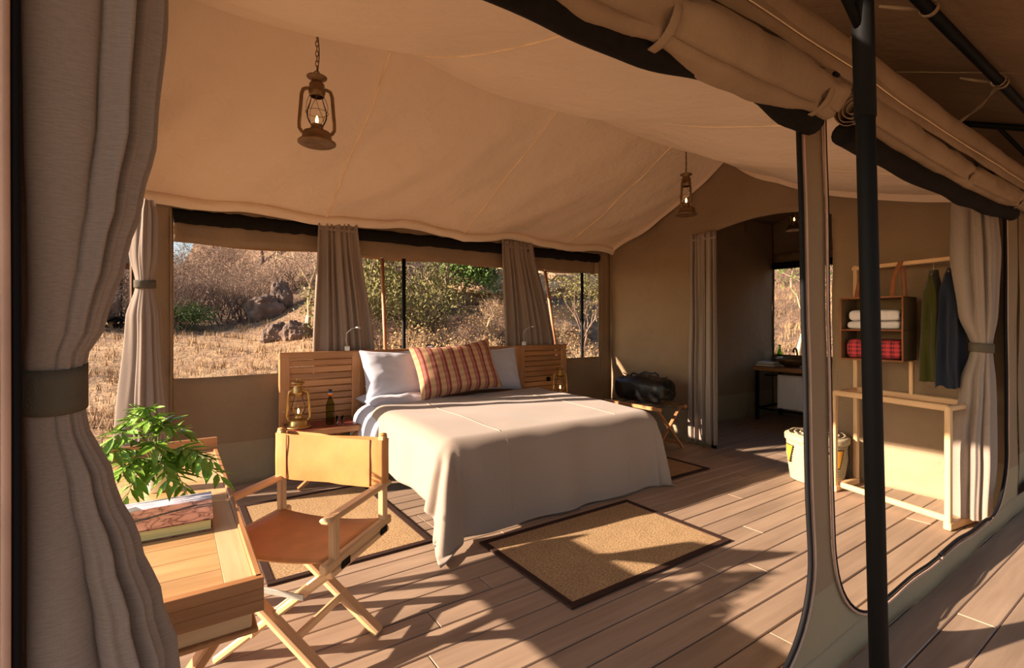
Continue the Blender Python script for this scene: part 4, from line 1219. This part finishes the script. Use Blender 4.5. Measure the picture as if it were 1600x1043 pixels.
# zip pulls on the near roll
zp = thing('zip_pull', 'metal zip pull dangling from the rolled black netting', 'zip pull', (1.03, .80, 2.165))
MB().box((-.012, -.006, .01), (.012, .006, .04), ch=.003).build('slider', M['chrome'], zp)
MB().bar((0, 0, .012), (0, 0, -.022), .012, .004).build('tab', M['chrome'], zp)

# ------------------------------------------------------------------ steel frame of the veranda
rv = Vector((.825, -.565, 0))
pc = Vector((1.545, .552, 0))
t = thing('veranda_post', 'black steel veranda post standing in front of the open tent', 'post', (0, 0, 0))
p0 = pc + rv * .034; p1 = pc - rv * .036
MB().tube([(p0.x, p0.y, 0), ((p0.x + p1.x) / 2, (p0.y + p1.y) / 2, 1.4), (p1.x, p1.y, 2.79)], .0225, 20).build('tube', M['steel'], t)
c = p0.lerp(p1, 2.19 / 2.79); ca_, cb_ = p0.lerp(p1, 1.97 / 2.79), p0.lerp(p1, 2.6 / 2.79)
MB().tube([(ca_.x, ca_.y, 1.97), (cb_.x, cb_.y, 2.6)], .0255, 20).build('sleeve', M['steel'], t)
MB().tube([(c.x, c.y, 2.19), (c.x - .42, c.y + .10, 2.74)], .011, 10).build('brace', M['steel'], t)
MB().lathe([(.05, 0), (.05, .006), (.024, .008), (.024, .03)], 16, (p0.x, p0.y, 0)).build('base_plate', M['steel'], t)
PY_, PZ_ = .77, 2.815
o = MB().tube([(-.5, PY_, PZ_), (3, PY_, PZ_), (8.5, PY_, PZ_)], .024, 16).build('purlin_pole', M['steel'])
tag(o, 'black steel pole running along under the brown roof canvas', 'pole')
o = MB().tube([(5.35, -.6, fly_z(-.6) - .05), (5.35, .9, fly_z(.9) - .05), (5.35, 3.1, fly_z(3.1) - .05)], .024, 12).build('rafter_pole', M['steel'])
tag(o, 'black steel rafter crossing under the roof canvas at the far end', 'pole')
o = MB().tube([(5.36, 1.05, fly_z(1.05) - .06), (5.9, .80, 2.50)], .014, 10).build('brace_pole', M['steel'])
tag(o, 'thin black steel brace below the far rafter', 'pole')
for i, (xa, xb, lb) in enumerate(((2.09, 2.25, 'webbing strap from roof sleeve to pole beside the black post'), (3.36, 3.92, 'twisted webbing strap midway along the overhead roof sleeve'), (4.74, 5.4, 'webbing strap at the far end of the overhead roof sleeve'))):
    st = thing('roof_strap', lb, 'strap', (0, 0, 0), 0, 'roof tension straps')
    A, B = Vector((xa, .83, 2.455)), Vector((xb, PY_, PZ_ - .02))
    mb = MB()
    def sp(s_, q):
        p = A.lerp(B, s_); tw_ = s_ * 7
        return (p.x + q * math.sin(tw_) * .5, p.y + q * math.cos(tw_), p.z + q * math.sin(tw_) - .03 * math.sin(PI * s_))
    mb.grid(sp, linsp(0, 1, 30), [-.011, 0, .011]).build('webbing', M['canvas_roll'], st, solid=.003)
    MB().tube([B + Vector((.0, .03 * math.cos(a), .02 + .03 * math.sin(a))) for a in linsp(0, 2 * PI, 15)[:-1]], .006, 6, closed=True).build('loop', M['canvas_roll'], st)
    MB().tube([A + Vector((.022 * math.cos(a), -.0, .022 * math.sin(a))) for a in linsp(0, 2 * PI, 15)[:-1]], .004, 6, closed=True).build('eyelet', M['bronze'], st)
for xx, lb in ((2.78, 'knotted canvas loop on the overhead pole, nearer the black post'), (3.98, 'knotted canvas loop on the overhead pole, farther from the black post')):
    st = thing('roof_loop', lb, 'strap', (xx, PY_, PZ_), 0, 'knotted roof loops')
    MB().grid(lambda a, q: (q, .034 * math.cos(a), .034 * math.sin(a) + .006), [2 * PI * k / 18 for k in range(18)], [-.014, 0, .014], closed=True).build('loop', M['canvas_roll'], st, solid=.003)
    MB().tube([(0, .03, .02), (-.03, .1, .05), (-.06, .17, .085)], [.008, .009, .006], 8).build('tail', M['canvas_roll'], st)

# poles outside the back windows
for x, z1, lb in ((2.158, 2.35, 'black steel pole outside the middle window'), (4.867, 2.35, 'black steel pole outside the far corner window')):
    o = MB().tube([(x, 5.32, -.42), (x, 5.32, 1), (x, 5.32, z1)], .022, 12).build('outer_pole', M['steel'])
    tag(o, lb, 'pole', 'black poles outside the windows')
for xa, xb, lb in ((2.005, 2.045, 'upright varnished wooden pole outside the middle window'), (4.41, 4.60, 'slanting varnished wooden pole outside the far corner window')):
    t = thing('wooden_pole', lb, 'pole', (0, 0, 0), 0, 'wooden guy poles')
    d = (xb - xa) / 1.04
    MB().tube([(xa + d * 2.6, 5.6, -.42), (xa + d, 5.6, 1.16), (xa, 5.6, 2.17)], .022, 12).build('shaft', M['copper'], t)
    MB().tube([(xa, 5.6, 2.16), (xa - d * .06, 5.6, 2.23)], .012, 10).build('metal_tip', M['chrome'], t)

# ------------------------------------------------------------------ outdoors
def T(x, y):
    r = math.hypot(max(0, x - 9.5), max(0, y - 6.5)); rl = max(0, -x - 3)
    z = -.42 + .085 * r
    z += .30 * max(0, r - 20) * (.07 + .93 * sm(-1.5, 12, x))
    z += sm(1.5, 9, x) * .16 * max(0, r - 3.)
    z += (.10 * math.sin(x * .9 + 1.3) * math.sin(y * .7) + .06 * math.sin(x * 2.1 + y * 1.7)) * min(1, r / 4 + rl / 4)
    return z
def m_ground():
    m, nt, b, _ = newmat('dry grass ground')
    v = coords(nt, 'Object')
    n = noise(nt, v, .55, 6, .6); n2 = noise(nt, v, 5, 5, .65)
    c = ramp(nt, n, [(.34, lin((122, 90, 66))), (.46, lin((160, 122, 86))), (.58, lin((176, 142, 102))), (.7, lin((140, 106, 76)))])
    c = mixc(nt, .45, c, ramp(nt, n2, [(.35, lin((104, 78, 58))), (.55, lin((170, 136, 98))), (.7, lin((186, 158, 116)))]))
    sp = nt.nodes.new('ShaderNodeSeparateXYZ'); nt.links.new(v, sp.inputs[0])
    mr = nt.nodes.new('ShaderNodeMapRange'); mr.inputs[1].default_value = 20; mr.inputs[2].default_value = 26
    nt.links.new(sp.outputs[1], mr.inputs[0])
    mx_ = nt.nodes.new('ShaderNodeMapRange'); mx_.inputs[1].default_value = 4.2; mx_.inputs[2].default_value = 6.5
    nt.links.new(sp.outputs[0], mx_.inputs[0])
    mm_ = nt.nodes.new('ShaderNodeMath'); mm_.operation = 'MAXIMUM'; nt.links.new(mr.outputs[0], mm_.inputs[0]); nt.links.new(mx_.outputs[0], mm_.inputs[1])
    c = mixc(nt, mm_.outputs[0], c, ramp(nt, n2, [(.35, lin((86, 66, 52))), (.7, lin((142, 112, 84)))]))
    nt.links.new(c, b.inputs['Base Color']); b.inputs['Roughness'].default_value = 1
    bump(nt, b, n2, .8, .15)
    return m
gx = lines(-60, 90, 1.2); gy = lines(-40, 95, 1.2)
struct(MB().grid(lambda x, y: (x, y, T(x, y)), gx, gy).build('ground', m_ground()))

Mt = {
 'twig': m_plain('grey brown twig', (128, 104, 88), .9, var=.3, scale=2),
 'paletwig': m_plain('pale bark', (206, 178, 140), .85, var=.2, scale=3),
 'drybrown': m_plain('dry brown leaf', (124, 98, 78), .9, var=.4, scale=3),
 'drytan': m_plain('tan dry stems', (186, 146, 100), .9, var=.3, scale=3),
 'olive': m_plain('olive leaf', (112, 106, 52), .8, var=.4, scale=3),
 'green': m_plain('bush green leaf', (84, 112, 42), .7, var=.4, scale=3),
 'rock': m_plain('dark granite', (104, 84, 72), .9, var=.45, scale=2.2, bmp=.9, bscale=9),
 'rockpale': m_plain('pale brown granite', (176, 142, 112), .9, var=.3, scale=1.2, bmp=.9, bscale=5),
 'straw': m_plain('straw grass', (164, 132, 94), .9, var=.35, scale=.6),
}
def seg(mb, p, q, r0, r1, mi):
    d = (q - p).normalized(); x = d.cross(Vector((.3, .2, 1))).normalized(); y = d.cross(x)
    vs = []
    for c, r in ((p, r0), (q, r1)):
        for k in range(3):
            a = 2 * PI * k / 3; vs.append(c + x * (r * math.cos(a)) + y * (r * math.sin(a)))
    mb.add(vs, [(0, 1, 4, 3), (1, 2, 5, 4), (2, 0, 3, 5)], smooth=True, mi=mi)
def leafq(mb, R, p, s_, mi):
    a = Vector((R.gauss(0, 1), R.gauss(0, 1), R.gauss(0, 1))).normalized(); b = a.cross(Vector((R.gauss(0, 1), R.gauss(0, 1), R.gauss(0, 1)))).normalized()
    mb.add([p - a * s_, p + b * s_ * .45, p + a * s_, p - b * s_ * .45], [(0, 1, 2, 3)], smooth=False, mi=mi)
def grow(mb, R, p, d, L, r, depth, tips, spread=.6, upb=.12, mi=0, kids=(2, 3), steps=2):
    for k in range(steps):
        d2 = (d + Vector((R.gauss(0, .16), R.gauss(0, .16), R.gauss(0, .12) + upb * .3))).normalized()
        q = p + d2 * (L / steps); r2 = r * (.85 if k < steps - 1 else .72)
        seg(mb, p, q, r, r2, mi); p, d, r = q, d2, r2
    tips.append((p, depth))
    if depth <= 0: return
    for _ in range(R.choice(kids)):
        nd = (d + Vector((R.gauss(0, spread), R.gauss(0, spread), R.gauss(0, spread * .6) + upb))).normalized()
        grow(mb, R, p, nd, L * R.uniform(.6, .85), r * .75, depth - 1, tips, spread, upb, mi, kids, steps)
def bush_mesh(seed, leafmat, nleaf, lsize, twig='twig', stems=11, depth=3, h=1.0, spread=.55, fuzz=.12):
    R = random.Random(seed); mb = MB(); tips = []
    for k in range(stems):
        a = R.uniform(0, 2 * PI); d = Vector((math.cos(a) * R.uniform(.2, .9), math.sin(a) * R.uniform(.2, .9), 1)).normalized()
        grow(mb, R, Vector((R.gauss(0, .08), R.gauss(0, .08), -.05)), d, .34 * h, .014, depth, tips, spread)
    for _ in range(nleaf):
        p, dd = R.choice(tips)
        leafq(mb, R, p + Vector((R.gauss(0, fuzz), R.gauss(0, fuzz), R.gauss(0, fuzz * .8))), R.uniform(.5, 1.2) * lsize, 1)
    o = mb.build('bush', [Mt[twig], Mt[leafmat]])
    me = o.data; bpy.data.objects.remove(o)
    return me
bm_dry = [bush_mesh(s_, 'drybrown', 1100, .014, stems=15, depth=4) for s_ in (1, 2, 3)]
bm_tan = [bush_mesh(s_, 'drytan', 500, .03, 'paletwig', stems=16, h=.9) for s_ in (4, 5)]
bm_oli = [bush_mesh(s_, 'olive', 1700, .03, stems=13) for s_ in (6, 7)]
bm_grn = [bush_mesh(s_, 'green', 2400, .035, stems=12, fuzz=.14) for s_ in (8, 9)]
def put(me, name, x, y, sc, rz, label, cat, group=None, zs=1.0, dz=0):
    o = bpy.data.objects.new(name, me); COL.objects.link(o)
    o.location = (x, y, T(x, y) - .05 * sc + dz); o.scale = (sc, sc, sc * zs); o.rotation_euler = (0, 0, rz)
    return tag(o, label, cat, group)
R = random.Random(11)
cnt = 0
while cnt < 230:
    y = R.uniform(21.5, 62); x = R.uniform(-.16, .95) * y
    if x > 9 and y < 30 and R.random() < .75: continue
    if abs(x - 3.4) < 2.2 and y < 26: continue
    put(R.choice(bm_dry), 'thorn_bush', x, y, R.uniform(1.7, 2.9) * (1 + (y - 22) * .016), R.uniform(0, 6.28), 'leafless grey brown thorn bush on the hillside beyond the windows', 'bush', 'thorn bushes on the hillside', R.uniform(.8, 1.2))
    cnt += 1
for k in range(26):
    y = R.uniform(22, 60); x = R.uniform(.1, .95) * y
    put(R.choice(bm_oli), 'olive_bush', x, y, R.uniform(1.4, 2.6), R.uniform(0, 6.28), 'olive leaved bush among the thorn scrub on the hillside', 'bush', 'olive bushes on the hillside')
for k in range(10):
    y = R.uniform(14.5, 20); x = R.uniform(.30, .50) * y
    put(R.choice(bm_oli), 'olive_bush', x, y, R.uniform(1.5, 2.4), R.uniform(0, 6.28), 'olive leaved bush in the thicket seen through the middle window', 'bush', 'olive bushes of the thicket', 1.15)
for k in range(22):
    y = R.uniform(12.5, 19); x = R.uniform(.33, .9) * y
    put(R.choice(bm_dry), 'thorn_bush', x, y, R.uniform(.8, 1.4), R.uniform(0, 6.28), 'brown twiggy bush in the thicket behind the headboard', 'bush', 'thorn bushes of the thicket')
for k in range(34):
    y = R.uniform(10.5, 17); x = R.uniform(.36, .95) * y
    put(R.choice(bm_tan), 'dry_bush', x, y, R.uniform(.7, 1.3), R.uniform(0, 6.28), 'straw coloured dry bush close behind the middle and corner windows', 'bush', 'dry straw bushes near the tent')
for x, y, s_, lb in ((.35, 24.6, 1.75, 'round bright green bush at the edge of the clearing beyond the first window'), (-.75, 25.6, 1.5, 'dark green bush partly hidden by the first window edge')):
    put(bm_grn[0], 'green_bush', x, y, s_, s_ * 3, lb, 'bush', None, .9)
# bathroom window side
for k in range(16):
    x = R.uniform(17, 38); y = R.uniform(.40, .62) * x
    put(R.choice(bm_dry), 'thorn_bush', x, y, R.uniform(.7, 1.5), R.uniform(0, 6.28), 'small dry bush on the slope outside the bathroom window', 'bush', 'dry bushes outside the bathroom')

def tree(name, label, x, y, h, seed, leafmat, nleaf, lsize, twig='twig', lean=(0, 0), depth=4, r0=.07, spread=.5, upb=.15, fuzz=.25, group=None, nst=1, lowtrunk=.3):
    R = random.Random(seed)
    t = thing(name, label, 'tree', (x, y, T(x, y) - .1), 0, group)
    mb = MB(); tips = []
    for k in range(nst):
        d = Vector((lean[0] + R.gauss(0, .2) * (nst > 1), lean[1] + R.gauss(0, .2) * (nst > 1), 1)).normalized()
        grow(mb, R, Vector((R.gauss(0, .06), R.gauss(0, .06), 0)), d, h * lowtrunk, r0, depth, tips, spread, upb, 0, (2, 3, 3), 3)
    mb.build('trunk', Mt[twig], t)
    if nleaf:
        lf = MB()
        tt = [q for q in tips if q[1] <= 1]
        for _ in range(nleaf):
            p, _d = R.choice(tt)
            leafq(lf, R, p + Vector((R.gauss(0, fuzz), R.gauss(0, fuzz), R.gauss(0, fuzz))), R.uniform(.6, 1.3) * lsize, 0)
        o = lf.build('crown', Mt[leafmat], t); o['kind'] = 'stuff'
    return t
tree('bare_tree', 'pale barked bare tree leaning over the boulders beyond the first window', 4.35, 20.4, 6.2, 21, 'drybrown', 500, .05, 'paletwig', (.12, 0), 5, .13, .55, .06)
tree('bare_tree', 'pale leafless tree at the left end of the hillside scrub', 1.2, 30, 5.5, 31, 'drybrown', 200, .04, 'twig', (.1, 0), 5, .10, .55, .08)
tree('bare_tree', 'pale leafless tree behind the dark boulders', 4.9, 29, 5.5, 32, 'drybrown', 200, .04, 'paletwig', (-.15, 0), 5, .10, .6, .05)
tree('bare_tree', 'slender dead tree among straw bushes behind the striped cushion', 8.2, 13.2, 2.4, 33, 'drybrown', 0, .04, 'paletwig', (-.1, 0), 4, .04, .6, .1)
tree('bare_tree', 'dark bare tree standing on the ridge above the green bush', 4.6, 36, 7.5, 22, 'drybrown', 700, .07, 'twig', (0, 0), 5, .16, .5, .1)
tree('olive_tree', 'tall olive leaved tree behind the steel pole of the middle window', 7.3, 15.6, 5.6, 23, 'olive', 7000, .085, 'twig', (0, 0), 4, .10, .5, .1, .34, None, 3)
tree('olive_tree', 'olive leaved tree behind the wooden pole of the middle window', 5.4, 16.8, 5.6, 24, 'olive', 5000, .085, 'twig', (0, 0), 4, .10, .5, .1, .34, None, 2)
tree('olive_tree', 'low dense green tree in front of the pale rock slope', 10.4, 18.8, 3.2, 25, 'green', 5000, .08, 'twig', (0, 0), 4, .08, .6, .05, .3, None, 3)
tree('olive_tree', 'yellow green tree close outside the far corner window edge', 9.6, 10.6, 3.6, 26, 'olive', 2600, .035, 'twig', (0, 0), 4, .06, .45, .12, .22, None, 3)
tree('shade_tree', 'leafy tree outside the bathroom window with drooping green branches', 15.2, 7.2, 4.6, 27, 'green', 3800, .055, 'paletwig', (-.05, 0), 4, .08, .5, .1, .35, None, 2)
tree('shade_tree', 'thin leafed tree standing on open ground beside the veranda', -6.8, 2.7, 4.6, 28, 'olive', 420, .07, 'twig', (0, 0), 3, .05, .20, .3, .22)

def rock(name, label, x, y, sz, seed, m, group=None, sink=.2, rz=0.):
    bm = bmesh.new(); bmesh.ops.create_icosphere(bm, subdivisions=4, radius=1)
    for v in bm.verts:
        p = v.co.copy()
        k = 1 + .35 * mnoise.noise(p * 1.1 + Vector((seed, 0, 0))) + .16 * mnoise.noise(p * 2.6 + Vector((0, seed, 0))) + .06 * mnoise.noise(p * 7)
        q = p * k
        q = Vector([round(c * 3.2 + .6 * mnoise.noise(p * 2 + Vector((seed, i, 2)))) / 3.2 * .35 + c * .65 for i, c in enumerate(q)])
        v.co = Vector((q.x * sz[0], q.y * sz[1], q.z * sz[2]))
    me = bpy.data.meshes.new(name); bm.to_mesh(me); bm.free()
    for p in me.polygons: p.use_smooth = False
    me.materials.append(Mt[m])
    o = bpy.data.objects.new(name, me); COL.objects.link(o)
    o.location = (x, y, T(x, y) + sz[2] * (1 - sink) - sz[2] * .35); o.rotation_euler = (0, 0, rz)
    return tag(o, label, 'rock', group)
rock('boulder', 'large dark boulder under the bare tree beyond the first window', 3.5, 25.0, (.8, .7, .8), 3, 'rock', None, .3)
rock('boulder', 'tall dark boulder leaning behind the large one', 4.15, 25.6, (.5, .55, 1.0), 8, 'rock', None, .3)
rock('boulder', 'rounded rock in the dry grass, nearer the headboard', 3.0, 19.3, (.45, .4, .42), 5, 'rock', None, .25)
rock('boulder', 'jagged rock just beside the rounded one in dry grass', 3.62, 18.6, (.5, .4, .4), 12, 'rock', None, .25)
rock('rock_slab', 'broad pale rock slab on the rise behind the middle window', 13.4, 21.6, (3.2, 2.2, 1.1), 15, 'rockpale', None, .45, .5)
rock('rock_slab', 'pale rock shelf on the rise beyond the corner window', 17.5, 21.5, (3.6, 2.4, 1.5), 19, 'rockpale', None, .45, .2)
rock('rock_slab', 'flat pale rock low on the slope outside the corner window', 12.2, 14.2, (1.3, .8, .35), 23, 'rockpale', None, .4, .8)

# another tent seen through the open side
t = thing('neighbouring_tent', 'distant canvas tent on a dark deck seen past the big curtain', 'tent', (-3.1, 27.0, T(-3.1, 27) ))
MB().box((-1.6, -1.2, .1), (1.5, 1.2, .32), ch=.02).build('deck', M['steel'], t)
for x in (-1.4, 0, 1.35): MB().box((x - .06, -1.15, -.4), (x + .06, -1.0, .1)).build('deck_post', M['steel'], t)
MB().box((-1.4, -.8, .32), (1.0, 1.0, 2.4), ch=.05).build('canvas_body', M['canvas_roll'], t)
MB().tube([(1.35, -1.1, .3), (1.35, -1.1, 2.4)], .04, 8).build('post', M['steel'], t)
MB().grid(lambda x, z: (x, -1.0 + .06 * math.sin(x * 30), z), linsp(1.05, 1.28, 16), linsp(.4, 2.4, 6)).build('curtain', M['linen'], t)
MB().grid(lambda x, y: (x, y, 2.5 + .6 * (1 - abs(y) / 1.5)), linsp(-1.8, 1.7, 8), linsp(-1.5, 1.5, 7)).build('roof', M['fly'], t, solid=.01)

# dry grass blades
rs = np.random.default_rng(4)
def grass(n, xs, ys, hmin, hmax, label):
    V = []; F_ = []
    k = 0
    tuft = 0
    while k < n:
        x, y = xs(), ys()
        if callable(y): y = y(x)
        nb = rs.integers(5, 14)
        for _ in range(nb):
            bx_, by_ = x + rs.normal(0, .08), y + rs.normal(0, .08)
            z = T(bx_, by_); hh = rs.uniform(hmin, hmax); a = rs.uniform(0, 6.28); l = rs.uniform(.1, .6) * hh; w_ = rs.uniform(.004, .010) * (1 + y * .03)
            ca, sa = math.cos(a), math.sin(a)
            o_ = len(V)
            V += [(bx_ - sa * w_, by_ + ca * w_, z - .02), (bx_ + sa * w_, by_ - ca * w_, z - .02), (bx_ + ca * l, by_ + sa * l, z + hh)]
            F_.append((o_, o_ + 1, o_ + 2)); k += 1
    me = bpy.data.meshes.new('dry_grass'); me.from_pydata(V, [], F_); me.materials.append(Mt['straw'])
    o = bpy.data.objects.new('dry_grass', me); COL.objects.link(o)
    tag(o, label, 'grass'); o['kind'] = 'stuff'
def wedge():
    y = 7.5 + 19 * rs.random() ** 1.3
    return y
_y = [0]
def ys_(): _y[0] = wedge(); return lambda x: _y[0]
def xs_(): 
    _y[0] = wedge(); return rs.uniform(-.24, 1.0) * _y[0]
grass(30000, xs_, lambda: (lambda x: _y[0]), .06, .24, 'dry straw grass covering the ground behind the tent')
def xs2():
    _y[0] = rs.uniform(10, 26); return _y[0]
grass(7000, xs2, lambda: (lambda x: x * rs.uniform(.4, .62)), .08, .3, 'dry straw grass on the slope outside the bathroom')
